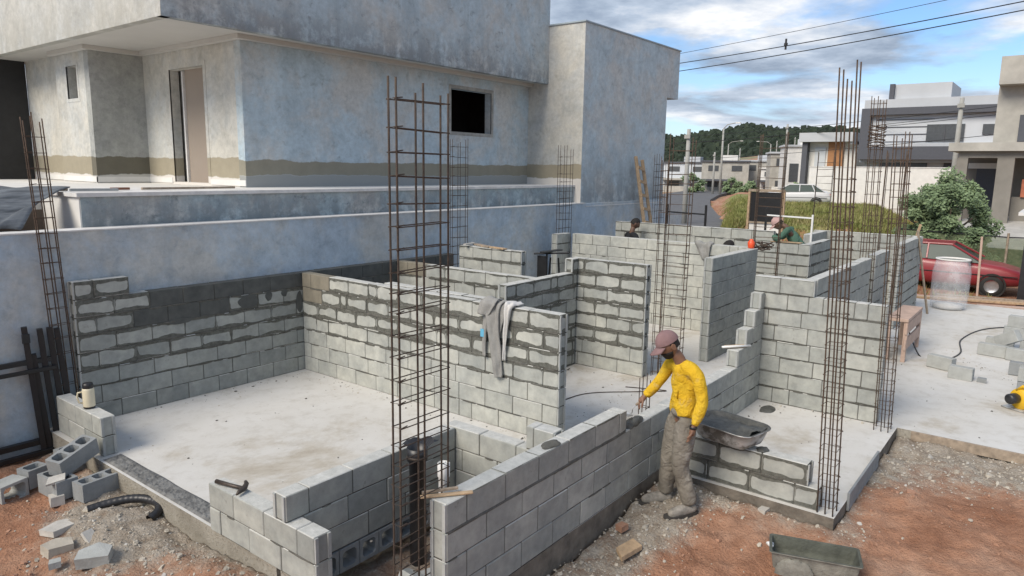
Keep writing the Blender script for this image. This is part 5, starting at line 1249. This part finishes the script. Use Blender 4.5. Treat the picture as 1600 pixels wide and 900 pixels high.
        mb=MB(); mb.lathe([(0,.010),(.008,.008),(.010,0)],n=10,M=H@Matrix.Translation((-.004,0,.136))); mb.build('cap_button',cap,parent=c,smooth=True)
    return root
def m_cloth(c,var=.12,bs=12):
    def fn(k):
        n=k.noise(5,5,.6,vec=k.obj()); k.col(k.ramp(n,[(.3,tuple(x*(1-var) for x in c)),(.7,tuple(min(1,x*(1+var)) for x in c))])); k.rough(.92); k.bs.inputs['Specular IOR Level'].default_value=.2
        h=k.math('ADD',k.noise(bs,3,.5,vec=k.obj(),scale3=(1,1,1.3),dist=1.2),k.math('MULTIPLY',k.noise(220,2,.5,vec=k.obj()),.15)); k.bump(h,.8,.03)
    return mat('cloth',fn)
SOLE=simple('boot_sole',(.05,.045,.04),.9)
SK=simple('skin_brown',(.20,.105,.065),.55,var=.12,sc=20); SK.name='skin'
def m_yel(k):
    n=k.noise(4,6,.65,vec=k.obj()); d=k.noise(9,6,.7,vec=k.obj(),dist=.5)
    c=k.ramp(n,[(.3,(.62,.37,.02)),(.7,(.78,.52,.045))]); c=k.mix(k.math('MULTIPLY',k.step(d,.56,.70),.55),c,(.55,.44,.22)); k.col(c); k.rough(.95); k.bs.inputs['Specular IOR Level'].default_value=.15
    h=k.math('ADD',k.noise(14,4,.6,vec=k.obj(),dist=1.4),k.math('MULTIPLY',k.noise(260,2,.5,vec=k.obj()),.12)); k.bump(h,.9,.03)
YEL=mat('yellow_shirt',m_yel); YEL.name='yellow_shirt'
def m_trs(k):
    n=k.noise(6,6,.65,vec=k.obj()); k.col(k.ramp(n,[(.3,(.135,.120,.098)),(.6,(.225,.205,.172)),(.76,(.36,.345,.31))])); k.rough(.95); k.bump(k.noise(11,3,.5,vec=k.obj(),scale3=(1,1,1.2),dist=1.2),.8,.03)
TRS=mat('dusty_trousers',m_trs)
SHOE=simple('dusty_boot',(.25,.23,.20),.9,var=.4,sc=16,bump=.5)
CAP=simple('faded_maroon_cap',(.22,.135,.135),.9,var=.1,sc=20,bump=.3)
BLK=simple('black_hair',(.012,.010,.009),.8,bump=.8,bs=80)
k_=.985
def sc_(d): return {a:tuple(q*k_ for q in b) for a,b in d.items()}
JW=sc_(dict(pelvis=(-.035,0,.86),spine=(-.045,.0,1.06),chest=(-.035,.01,1.27),neck=(.035,.01,1.44),head=(.135,.02,1.545),
  shN=(-.105,.155,1.325),elN=(-.150,.205,1.085),wrN=(-.085,.205,.855),shF=(.075,-.125,1.34),elF=(.17,-.16,1.135),wrF=(.275,-.19,1.005),
  hipN=(-.045,.085,.83),knN=(-.015,.09,.45),anN=(-.12,.11,.09),toeN=(.08,.20,.02),hipF=(-.005,-.075,.83),knF=(.045,-.08,.44),anF=(.055,-.12,.09),toeF=(.26,-.08,.02)))
wr_n=JW['wrN']; wr_f=JW['wrF']
WK=person((5.67,2.50,-.135),R(127.7),'bricklayer in a long-sleeved yellow shirt and faded maroon cap laying mortar with a trowel',JW,
  dict(skin=SK,shirt=YEL,trousers=TRS,shoe=SHOE),cap=CAP,face=(.82,.22,-.42),headup=(.3,.0,1),beard=BLK,hair=BLK,
  hands=[((wr_n[0]+.004,wr_n[1],wr_n[2]-.008),(.22,.0,-1),(.9,-.2,.2),.35,1.0,-1),((wr_f[0]+.006,wr_f[1],wr_f[2]-.006),(.55,-.1,-.75),(-.6,0,-.6),.75,1.0,1)],voxel=.005)
# watch and trowel
mb=MB(); c=Vector(wr_n)+Vector((.004,0,.0)); mb.lathe([(.030,-.012),(.034,-.010),(.034,.010),(.030,.012)],n=16,M=Matrix.Translation(c)); w_=mb.build('wristwatch',M['bplast'],parent=WK,smooth=True)
TP=Matrix.Translation((5.67,2.50,-.135))@Matrix.Rotation(R(127.7),4,'Z')
hp=TP@Vector((wr_f[0]+.065,wr_f[1]-.01,wr_f[2]-.09))
t=empty('trowel',tuple(hp),'small pointed trowel held in the bricklayer\'s lowered hand above the wall','trowel')
mb=MB(); mb.tube([(.03,-.03,.05),(-.01,.01,.0)],[.013,.011],8); mb.build('handle',M['wood2'],parent=t,smooth=True)
mb=MB(); mb.tube([(-.01,.01,0),(-.03,.03,-.03),(-.02,.04,-.075),(-.03,.05,-.085)],.0045,6); mb.build('neck',M['galv'],parent=t,smooth=True)
mb=MB(); mb.prism([(0,-.045),(.10,-.02),(.15,0),(.10,.02),(0,.045)],-.0015,.0015,M=Matrix.Translation((-.03,.05,-.088))@Matrix.Rotation(R(150),4,'Z')@Matrix.Rotation(R(8),4,'Y')); mb.build('blade',M['galv'],parent=t)
SK2=simple('skin_dark',(.13,.07,.045),.55,var=.1); BLKSH=m_cloth((.022,.023,.026)); GRN=m_cloth((.075,.145,.105)); GRYS=m_cloth((.20,.205,.20)); PINK=simple('dusty_pink_cap',(.46,.30,.28),.9); JEANS=m_cloth((.07,.08,.11))
def stand(lean=(0,0),hd=(0,0)):
    lx,ly=lean
    return dict(pelvis=(0,0,.92),spine=(lx*.3,ly*.3,1.10),chest=(lx*.7,ly*.7,1.30),neck=(lx,ly,1.50),head=(lx+hd[0],ly+hd[1],1.62),
     shN=(lx*.8,ly*.8+.19,1.41),elN=(lx*.8+.10,ly*.8+.24,1.16),wrN=(lx*.8+.28,ly*.8+.18,1.08),shF=(lx*.8,ly*.8-.19,1.41),elF=(lx*.8+.10,ly*.8-.24,1.16),wrF=(lx*.8+.28,ly*.8-.18,1.08),
     hipN=(0,.10,.88),knN=(.03,.11,.47),anN=(-.02,.11,.09),toeN=(.2,.12,.02),hipF=(0,-.10,.88),knF=(.03,-.11,.47),anF=(-.02,-.11,.09),toeF=(.2,-.12,.02))
def hs(J): return [((J['wrN'][0]+.004,J['wrN'][1],J['wrN'][2]),(1,0,-.3),(0,0,-1),.5,1.25,-1),((J['wrF'][0]+.004,J['wrF'][1],J['wrF'][2]),(1,0,-.3),(0,0,-1),.5,1.25,1)]
J1=stand((.10,0),(.06,0)); J1={a:(b[0],b[1],b[2]*1.11) for a,b in J1.items()}
person((12.95,7.05,0.0),R(-35),'man in a black shirt with short black hair bent behind the pale back wall',J1,dict(skin=SK2,shirt=BLKSH,trousers=JEANS,shoe=SHOE),face=(.8,-.2,-.5),hair=BLK,hands=hs(J1),voxel=.0055)
J2=stand((.22,0),(.12,0)); J2={a:(b[0],b[1],b[2]*.93) for a,b in J2.items()}
person((12.75,5.2,0),R(-60),'man whose dark-haired head just shows over the back wall beside the draped grey cloth',J2,dict(skin=SK2,shirt=GRYS,trousers=JEANS,shoe=SHOE),face=(.8,0,-.6),hair=BLK,hands=hs(J2),voxel=.0047)
J3=stand((.36,0),(.16,0)); J3['chest']=(.24,0,1.24); J3['neck']=(.40,0,1.40); J3['head']=(.54,.02,1.43); 
J3['shN']=(.32,.19,1.36); J3['shF']=(.32,-.19,1.36); J3['elN']=(.48,.30,1.22); J3['elF']=(.48,-.28,1.22); J3['wrN']=(.62,.14,1.30); J3['wrF']=(.64,-.14,1.28)
J3={a:(b[0],b[1],b[2]*1.31 if b[2]>.8 else b[2]) for a,b in J3.items()}; J3={a:(b[0],b[1],b[2]*1.03) for a,b in J3.items()}
J3={a:(b[0],b[1],b[2]) for a,b in J3.items()}
person((13.72,3.72,0.0),R(98),'man in a green shirt and dusty pink cap leaning over the rear wall',J3,dict(skin=SK2,shirt=GRN,trousers=JEANS,shoe=SHOE),face=(.7,.2,-.6),cap=PINK,hair=BLK,hands=hs(J3),voxel=.0055)
t=empty('draped_cloth',(12.1,5.05,1.60),'grey work cloth hung over the top of the pale back wall','cloth')
cloth('fabric',[(.16,.02,-.20),(.15,.02,.0),(.05,.0,.025),(-.02,0,.0),(-.03,-.02,-.12),(-.03,-.05,-.28)],[.10,.14,.17,.16,.12,.06],14,M['jgrey'],t,folds=5,amp=.02,seed=3)
# ------------------------------------------------------------------ red car
def m_paint(c):
    def fn(k): k.col(c); k.rough(.42); k.bs.inputs['Coat Weight'].default_value=.2; k.bs.inputs['Coat Roughness'].default_value=.15
    return fn
M['red']=mat('car_red',m_paint((.25,.028,.036))); M['glass']=simple('car_glass',(.02,.045,.04),.35,var=.1,spec=.25); M['tyre']=simple('tyre',(.02,.02,.02),.8); M['white_p']=mat('car_white',m_paint((.6,.6,.6))); M['alloy']=simple('alloy',(.35,.35,.36),.35,metal=.6)
def car(loc,rz,label,paint,L=4.2,Wd=1.66,H_=1.40):
    """local x: length (front at +x), z up"""
    t=empty('parked_car',loc,label,'car',None,rz=rz)
    half=Wd/2
    st=[(-2.10,.42,.62,.66),(-2.06,.36,.90,.94),(-1.75,.30,1.00,1.02),(-1.35,.27,1.02,1.04),(-.95,.26,1.00,1.02),(-.2,.26,.95,.97),(.5,.26,.93,.95),(1.0,.27,.90,.93),(1.5,.29,.84,.87),(1.9,.33,.74,.78),(2.08,.40,.58,.62)]
    mb=MB(); vs=[]; 
    prof=[(-.80,0.0),(-.97,.12),(-1.0,.45),(-.97,.80),(-.90,1.0),(-.55,1.03),(0,1.04),(.55,1.03),(.90,1.0),(.97,.80),(1.0,.45),(.97,.12),(.80,0)]
    n=len(prof)
    for (x,zb,zt,_) in st:
        w=half*(1-.10*(abs(x)/2.1)**4)
        for (a,b) in prof: vs.append((x,a*w,zb+(zt-zb)*b))
    fs=[(i*n+j,i*n+j+1,(i+1)*n+j+1,(i+1)*n+j) for i in range(len(st)-1) for j in range(n-1)]+[tuple(range(n))[::-1],tuple((len(st)-1)*n+j for j in range(n))]+[(i*n,(i+1)*n,(i+1)*n+n-1,i*n+n-1) for i in range(len(st)-1)]
    fs=[f[::-1] for f in fs]; mb.add(vs,fs); mb.build('body',paint,parent=t,smooth=True)
    # cabin: roof plus pillars, glass
    mb=MB(); g=MB()
    bot=[(-1.75,.99),(1.02,.92)]; top=[(-1.15,1.40),(.28,1.40)]
    wb_,wt_=half*.93,half*.70
    P=lambda x,s,z,w:(x,s*w,z)
    g.add([P(-1.72,-1,.99,wb_),P(1.0,-1,.92,wb_),P(.26,-1,1.37,wt_),P(-1.13,-1,1.37,wt_),P(-1.72,1,.99,wb_),P(1.0,1,.92,wb_),P(.26,1,1.37,wt_),P(-1.13,1,1.37,wt_)],[(0,1,2,3),(7,6,5,4),(1,5,6,2),(4,0,3,7),(3,2,6,7)])
    g.build('windows',M['glass'],parent=t)
    mb.box(-1.16,-wt_-.01,1.365,.30,wt_+.01,1.405); 
    for s in(-1,1):
        for (xa,xb) in ((-1.74,-1.14),(1.03,.28),(-.32,-.32),(-1.2,-1.0)):
            mb.tube([(xa,s*(wb_+.005),.97),(xb,s*(wt_+.005),1.38)],.028,5)
        mb.tube([(-1.15,s*wt_,1.385),(.28,s*wt_,1.385)],.03,6)
    mb.build('roof',paint,parent=t)
    for x in(-1.30,1.32):
        for s in(-1,1):
            T=Matrix.Translation((x,s*(half-.10),.30))@Matrix.Rotation(R(90),4,'X')
            mb=MB(); mb.lathe([(.18,-.09),(.28,-.09),(.30,-.06),(.30,.06),(.28,.09),(.18,.09)],n=24,M=T); w=mb.build('wheel',M['tyre'],parent=t,smooth=True)
            mb=MB(); mb.lathe([(0,-.075),(.06,-.085),(.17,-.07),(.185,-.09)] if s>0 else [(0,.075),(.06,.085),(.17,.07),(.185,.09)],n=16,M=T); mb.build('rim',M['alloy'],parent=w,smooth=True)
            mb=MB(); mb.lathe([(.30,-.01),(.345,-.01),(.345,.012),(.30,.012)],n=20,M=Matrix.Translation((x,s*(half+.002),.32))@Matrix.Rotation(R(90),4,'X')); mb.build('wheel_arch',M['tyre'],parent=t)
    for s in(-1,1):
        mb=MB(); mb.cbox((2.02,s*.55,.66),(.08,.32,.13)); mb.build('headlight',M['pvc'],parent=t)
        mb=MB(); mb.cbox((-2.06,s*.6,.78),(.06,.26,.14)); mb.build('tail_light',M['orange'],parent=t)
        mb=MB(); mb.tube([(-1.9,s*(half+.004),.62),(1.9,s*(half+.004),.60)],.015,5); mb.build('side_moulding',M['tyre'],parent=t)
        mb=MB(); mb.cbox((.75,s*(half+.06),.98),(.10,.14,.10)); mb.build('mirror',M['tyre'],parent=t)
    return t
car((24.4,2.75,-.47),R(-88),'old red sedan parked beyond the slab behind the plastic drum',M['red'])
car((46.0,13.5,.78),R(105),'white car parked at the left end of the bright white wall beyond the grass',M['white_p'])
# dark hut
t=empty('dark_hut',(22.4,-.4,-.45),'black boarded hut with a pale flat roof at the right edge','hut')
mb=MB(); mb.box(-.9,-1.5,0,.9,1.12,2.35); rough_mesh(mb,.02,2); mb.build('wall',M['blackboard'] if 'blackboard' in M else M['bplast'],parent=t)
mb=MB(); mb.box(-1.15,-1.7,2.38,1.1,1.30,2.46); mb.build('roof',M['cap'],parent=t)
# green netting fence between car and hut
def m_net(k):
    n=k.noise(8,4,.6,vec=k.obj()); k.col(k.ramp(n,[(.3,(.10,.14,.075)),(.7,(.20,.23,.13))])); k.rough(.9); k.bs.inputs['Alpha'].default_value=.62
M['net']=mat('green_net',m_net)
t=empty('net_fence',(26.5,1.5,-.4),'sagging green net fence behind the red car','fence')
mb=MB(); n=30; vs=[]
for i in range(n+1):
    y=-3.2+6.0*i/n
    for j in range(6): vs.append((.10*mnoise.noise(Vector((y,j*.5,0))),y,.05+(1.45-.10*math.sin(i/n*math.pi))*j/5))
mb.add(vs,[(i*6+j,i*6+j+1,(i+1)*6+j+1,(i+1)*6+j) for i in range(n) for j in range(5)]); mb.build('net',M['net'],parent=t,smooth=True)
mb=MB(); mb.tube([(0,-3.2,1.5),(0,-.2,1.42),(0,2.8,1.5)],.02,5); mb.build('top_wire',M['black'],parent=t)
for y in(-3.2,-.2,2.8): mb=MB(); mb.tube([(0,y,0),(0,y,1.55)],.035,6); mb.build('post',M['wood2'],parent=t)
# ------------------------------------------------------------------ bush-like tree behind
def m_leaf(c0,c1,c2):
    def fn(k):
        g=k.N.new('ShaderNodeObjectInfo'); n=k.noise(1.6,4,.6); k.col(k.ramp(n,[(.3,c0),(.5,c1),(.7,c2)])); k.rough(.7)
    return fn
M['leaf']=mat('leaf',m_leaf((.085,.125,.065),(.16,.225,.11),(.24,.31,.165)))
M['bark']=simple('bark',(.13,.10,.075),.95,var=.3,sc=8,bump=.6)
def tree(loc,R_,H_,trunk_h,nleaf,label,seed,lobes=26,leaf=.085):
    rg=random.Random(seed); t=empty('tree',loc,label,'tree')
    mb=MB(); mb.tube([(0,0,-.3),(.05,.02,trunk_h*.5),(0,.05,trunk_h)],[.10,.08,.06],8); ends=[]
    for k in range(9):
        a=rg.uniform(0,6.28); l=rg.uniform(.5,.95)*R_; e=(math.cos(a)*l,math.sin(a)*l,trunk_h+rg.uniform(.1,.9)*(H_-trunk_h)*.8); mid=(e[0]*.45,e[1]*.45,trunk_h+(e[2]-trunk_h)*.6)
        mb.tube([(0,.03,trunk_h*.75),mid,e],[.05,.035,.012],6); ends.append(e)
    mb.build('trunk',M['bark'],parent=t,smooth=True)
    V=[];F=[]; cl=[]
    for k in range(lobes):
        a=rg.uniform(0,6.28); rr=R_*math.sqrt(rg.random())*.92; z=trunk_h*.6+(H_-trunk_h*.6)*rg.uniform(0,.95)*(1-.45*(rr/R_)**2); cl.append((math.cos(a)*rr,math.sin(a)*rr,z,rg.uniform(.16,.42)*R_*.7))
    for k in range(nleaf):
        c=rg.choice(cl); u=rg.uniform(-1,1); a=rg.uniform(0,6.28); q=rg.random()**.45*c[3]; s=math.sqrt(1-u*u)
        p=Vector((c[0]+q*s*math.cos(a),c[1]+q*s*math.sin(a),c[2]+q*u*.85)); d=Vector((rg.gauss(0,1),rg.gauss(0,1),rg.gauss(0,.6)-.3)).normalized(); w=d.orthogonal().normalized(); L=leaf*rg.uniform(.6,1.5)
        k0=len(V); V+=[tuple(p),tuple(p+d*L*.5+w*L*.28),tuple(p+d*L),tuple(p+d*L*.5-w*L*.28)]; F.append((k0,k0+1,k0+2,k0+3))
    me=bpy.data.meshes.new('crown'); me.from_pydata(V,[],F); me.materials.append(M['leaf']); me.update(); o=bpy.data.objects.new('crown',me); COL.objects.link(o); o.parent=t
    return t
for k,(px_,d_,R_,H_,lb) in enumerate(((1075,100,1.6,3.2,'dark garden tree among the white houses near the tower'),(1135,102,1.3,2.6,'small garden tree between the white houses'),(1157,96,1.5,2.2,'low dark shrub-like tree by the street end'),(1250,75,1.6,2.6,'dark round garden tree beside the flat-roofed house'))):
    a_=math.atan2(*(lambda v:(v.y,v.x))(cf*1107.235+cr*(px_-800))); tree((d_*math.cos(a_),d_*math.sin(a_),-.3),R_,H_,.8,2500,lb,20+k,lobes=14,leaf=.30)
tree((27.6,3.05,-.45),1.5,3.6,.9,40000,'round leafy green tree standing in front of the unfinished house',3,leaf=.095,lobes=80)
# ------------------------------------------------------------------ houses on the right
def bx_(x0,y0,z0,x1,y1,z1,name,m,par,mb=None):
    q=MB(); q.box(x0,y0,z0,x1,y1,z1); return wb(q,name,M[m],par)
M['mh_grey']=simple('light_grey_render',(.46,.48,.50),.85,var=.06,sc=.6); M['mh_dark']=simple('charcoal_render',(.085,.090,.105),.8,var=.06); M['mh_pan']=simple('pale_panel',(.54,.57,.60),.8,var=.05,sc=.5); M['mh_glass']=simple('grey_glass',(.08,.085,.09),.15); M['conc']=simple('raw_concrete',(.40,.385,.345),.93,var=.18,sc=1.2,bump=.3); M['conc_d']=simple('dark_concrete',(.22,.205,.18),.93,var=.15,sc=1.2); M['redbrick']=simple('red_brick',(.38,.13,.075),.9,var=.2,sc=6); M['wooddoor']=simple('door_wood',(.36,.17,.07),.6,var=.15,sc=5)
mh=empty('modern_house',(57,8,0),'modern two-storey house with a charcoal box frame and pale panels on the right','house')
bx_(56.6,3.5,3.7,66,12.2,8.05,'upper_block','mh_grey',mh)
bx_(57.2,7.0,8.05,62,10.45,9.1,'roof_tank_box','mh_grey',mh); bx_(56.9,10.45,8.05,57.4,10.75,9.12,'chimney','mh_dark',mh)
for (y0,z0,y1,z1) in ((3.5,6.95,12.2,7.42),(3.5,3.90,12.2,4.78),(11.62,4.78,12.2,6.95)): bx_(55.9,y0,z0,56.6,y1,z1,'frame_box','mh_dark',mh)
bx_(56.4,3.5,5.0,56.6,11.6,6.95,'facade_panel','mh_pan',mh)
for z in(5.1,5.6,6.1,6.6): bx_(56.35,7.7,z,56.4,11.3,z+.05,'panel_groove','mh_dark',mh)
w=bx_(56.3,5.9,5.12,56.4,8.1,6.25,'window','mh_glass',mh); bx_(56.25,7.0,5.12,56.3,7.05,6.25,'window_bar','mh_dark',mh)
bx_(56.3,4.0,5.55,56.4,4.9,6.2,'small_window','mh_glass',mh); bx_(56.2,3.5,4.78,56.4,11.62,5.0,'ledge','mh_grey',mh)
bx_(57.4,3.5,-.5,66,12.0,3.9,'lower_block','mh_grey',mh); bx_(57.3,8.0,3.0,57.4,11,3.8,'strip_window','mh_glass',mh); bx_(57.3,4.5,3.0,57.4,7,3.8,'garage_opening','mh_dark',mh)
ww=empty('white_boundary_wall',(50,10,0),'long bright white boundary wall standing on the grass lot','boundary wall')
bx_(50,5.6,.2,50.2,13.8,3.27,'wall_face','white',ww); bx_(49.97,5.6,3.27,50.23,13.82,3.33,'coping','cap',ww); bx_(50.2,13.62,.2,58,13.8,3.27,'side_face','white',ww)
sh=empty('flat_roof_house',(61,15,0),'white single-storey house with grey slab roof and orange wooden door panel','house')
bx_(60.3,13.3,-.3,68,16.8,5.35,'wall','white',sh); bx_(59.3,13.3,5.30,68,17.35,6.0,'roof_slab','mh_grey',sh); bx_(60.1,14.15,3.0,60.3,15.3,5.3,'wooden_door','wooddoor',sh); bx_(59.6,16.75,-.3,61,17.15,5.3,'grey_column','mh_dark',sh); bx_(60.2,15.5,1,60.3,16.3,4.9,'window','mh_pan',sh); bx_(59.5,13.3,5.1,61,13.6,5.3,'beam','mh_grey',sh)
ch=empty('unfinished_house',(38,2,0),'unfinished bare concrete house with a deep balcony slab at the right edge','house')
bx_(36,-3,3.9,40,4.28,4.25,'balcony_slab','conc',ch); bx_(36.3,-3,3.62,36.7,3.9,3.9,'beam','conc_d',ch)
bx_(37,-3,4.25,44,2.80,7.7,'upper_wall','conc',ch); bx_(36.2,-3,6.6,37.5,2.78,7.72,'parapet_box','conc',ch); bx_(36.9,.9,4.3,37,1.95,5.4,'dark_opening','mh_dark',ch)
for (y0,y1) in ((3.55,3.95),(1.9,2.5)): bx_(36.3,y0,-.1,36.75,y1,3.62,'column','conc_d',ch)
bx_(40,-3,-.1,40.3,4.2,3.9,'rear_wall','conc_d',ch); bx_(37.2,-3,-.1,37.4,1.9,2.0,'brick_infill','conc_d',ch); bx_(37.1,-3,2.0,37.3,1.6,2.75,'red_brick_stack','redbrick',ch); bx_(39.9,2.6,1.2,40,3.5,3.2,'dark_doorway','mh_dark',ch); bx_(39.85,2.4,3.2,39.95,3.9,3.45,'light_gap','white',ch)
# ------------------------------------------------------------------ town
rg=random.Random(9)
def town_house(x,y,w,d,h,label,win=2,acc=None,two=True,z0=-.35):
    t=empty('town_house',(x,y,z0),label,'house','white houses of the far street',rz=R(14+rg.uniform(-12,12)))
    mb=MB(); mb.box(0,-w/2,0,d,w/2,h); mb.build('wall',M[rg.choice(['white','white','mh_pan','conc'])],parent=t)
    mb=MB(); mb.box(-.25,-w/2-.2,h,d+.2,w/2+.2,h+.22); mb.build('roof',M[acc or 'mh_grey'],parent=t)
    rows=2 if two else 1
    for r_ in range(rows):
        for k in range(win):
            yy=-w/2+w*(k+.5)/win; zz=h*(.22+.5*r_) if two else h*.35
            mb=MB(); mb.box(-.06,yy-w/win*.22,zz,-.01,yy+w/win*.22,zz+h/rows*.34); mb.build('window',M['mh_glass'],parent=t)
    mb=MB(); mb.box(-.12,-w*.30,0,-.06,-w*.12,h*.33); mb.build('door',M['wooddoor' if acc=='wooddoor' else 'mh_dark'],parent=t)
    if rg.random()<.5: mb=MB(); mb.box(-3.2,-w/2,0,-3.0,w/2,rg.uniform(.9,1.6)); mb.build('garden_wall',M[rg.choice(['white','mh_grey','conc'])],parent=t)
    if rg.random()<.6: mb=MB(); mb.box(-2.2,-w*.1,1.9,0,w/2,2.15); mb.box(-2.2,w/2-.25,0,-2.0,w/2,1.9); mb.build('carport',M[rg.choice(['mh_dark','white','conc'])],parent=t)
    mb=MB(); mb.box(d*.3,-w*.25,h+.22,d*.8,w*.1,h+1.0); mb.build('water_tank_box',M[rg.choice(['white','mh_grey'])],parent=t)
    return t
import math as _m
TH_=[(1062,112,7,4.4,True,'mh_dark','white town house nearest the tower with a dark flat roof'),(1090,118,6,3.3,False,'mh_dark','low dark-roofed house behind the street lamp'),(1121,108,6.5,4.6,True,'mh_dark','white two-storey house with black side column'),
 (1148,118,5,2.8,False,'wooddoor','small white house with an orange-brown gate'),(1177,114,6,4.8,True,'mh_grey','white two-storey house left of the tall grey gable'),(1198,106,4,3.7,True,'white','narrow white house in the middle of the far row'),(1221,98,5,5.6,True,'mh_grey','tallest white house below the red hill'),
 (1241,90,4.5,6.2,False,'mh_grey','pale grey gable beside the flat-roofed house'),(1163,150,6,3.8,True,'mh_grey','second-row white house above the street'),(1206,158,6,5.0,True,'mh_grey','second-row pale house at the foot of the red hill')]
def azel(px): 
    d=cf*1107.235+cr*(px-800); return math.atan2(d.y,d.x)
for (px_,dd,w,h,two,acc,lb) in TH_:
    a=azel(px_); town_house(dd*math.cos(a),dd*math.sin(a),w,5,h,lb,two=two,acc=acc,win=2)
# ------------------------------------------------------------------ poles, lamps, wires
M['pole']=simple('pole_concrete',(.33,.33,.31),.9,var=.1)
def pole(x,y,z0,h,label,r=.14,arm=None,cat='utility pole'):
    t=empty('utility_pole' if arm is None else 'street_lamp',(x,y,z0),label,cat)
    mb=MB(); mb.tube([(0,0,0),(0,0,h)],[r,r*.65],8); mb.build('post',M['pole'],parent=t,smooth=True)
    if arm:
        mb=MB(); mb.tube([(0,0,h),(.3*arm[0],.3*arm[1],h+.5),(arm[0],arm[1],h+.7)],.06,6); mb.build('arm',M['pole'],parent=t,smooth=True)
        mb=MB(); mb.cbox((arm[0]*1.15,arm[1]*1.15,h+.68),(.25,.6,.12)); mb.build('lamp_head',M['white'],parent=t)
    else:
        mb=MB(); mb.box(-.2,-.16,h-.5,-.12,.16,h-.3); mb.build('bracket',M['pole'],parent=t)
        for y_ in(0,): mb=MB(); mb.lathe([(0,0),(.05,0),(.07,.08),(.03,.16),(0,.17)],n=8,M=Matrix.Translation((0,y_,h-.45))); mb.build('insulator',M['white'],parent=t)
    return t
def polar(px,d): a=azel(px); return d*math.cos(a),d*math.sin(a)
for px_,d,z0,h,arm,lb in ((1063,40,-.3,5.4,None,'thick near concrete pole just right of the tower'),(1115,95,-.3,8.5,(0,-1.6),'slender street lamp in front of the white houses'),(1211,88,-.3,8.6,None,'concrete utility pole among the white houses'),(1104,95,-.3,5.6,None,'short pole near the dark-roofed house'),
   (1124,170,1.5,7.5,(0,-2.6),'street lamp on the red hill, left'),(1188,175,2,7.2,(0,2.6),'street lamp on the red hill, right'),(1142,170,1.5,6.6,None,'first bare pole on the hill crest'),(1197,200,4,7,None,'second bare pole on the hill crest'),(1224,205,5.5,6.6,None,'third bare pole on the hill crest'),(1238,200,5.8,6,None,'fourth bare pole on the hill crest'),(1469,44,.6,6.2,None,'pale concrete utility pole in front of the modern house')):
    x,y=polar(px_,d); pole(x,y,z0,h,lb,arm=arm,cat='utility pole' if arm is None else 'street lamp',r=.16 if d<60 else .17)
def at(px_,py_,dist):
    d=(cf*1107.235+cr*(px_-800)-cu*(py_-450)); return Vector((0,0,2.88))+d*(dist/1107.235)
def span(a,b,sag,r,lb,seg=14):
    pts=[a.lerp(b,i/seg)+Vector((0,0,-sag*4*(i/seg)*(1-i/seg))) for i in range(seg+1)]
    mb=MB(); mb.tube(pts,r,5); o=mb.build('overhead_wire',M['black'],smooth=True); return tag(o,lb,'wire','overhead wires crossing the sky and street')
span(at(1000,108,42),at(1720,-22,24),.15,.022,'upper bundle of the thick sky wires carrying the spacer')
span(at(1000,120,42),at(1720,-8,24),.15,.022,'lower thick sky wire under the spacer')
span(at(1000,95,42),at(1720,-52,24),.1,.012,'thin topmost wire across the sky')
for k,(y0,y1,lb) in enumerate(((203,158,'top street wire passing the charcoal frame'),(212,172,'second street wire from the top'),(214,164,'third street wire crossing the modern house'),(238,205,'lowest street wire over the forest'))):
    span(at(1000,y0+14,80),at(1760,y1-16,36),.35,.018,lb)
sp=at(1228,68,34); mb=MB(); mb.tube([tuple(sp+Vector((0,0,-.28))),tuple(sp+Vector((0,0,.22)))],.05,6); mb.tube([tuple(sp+Vector((0,0,-.1))),tuple(sp+Vector((0,0,.02)))],.09,6); o=mb.build('wire_spacer',M['black']); tag(o,'dark spacer hanging on the thick wires in the sky','wire spacer')
# small weeds and dry bush on the soil
def weeds():
    V=[];F=[]; rg=random.Random(3)
    for k in range(1800):
        x=rg.uniform(20,30); y=rg.uniform(1.2,9); 
        a=math.degrees(math.atan2(y,x)); 
        if N3(x,y,.6,2)<.05: continue
        z=ground_h(x,y); h=rg.uniform(.08,.30)
        for b in range(3):
            an=rg.uniform(0,6.28); w=.02; q=len(V); V+=[(x-w*math.sin(an),y+w*math.cos(an),z),(x+w*math.sin(an),y-w*math.cos(an),z),(x+math.cos(an)*h*.6,y+math.sin(an)*h*.6,z+h)]; F.append((q,q+1,q+2))
    me=bpy.data.meshes.new('weeds'); me.from_pydata(V,[],F); me.materials.append(M['grass']); o=bpy.data.objects.new('weeds',me); COL.objects.link(o); tag(o,'scattered dry weeds on the red bank before the mound','weeds',kind='stuff')
weeds()
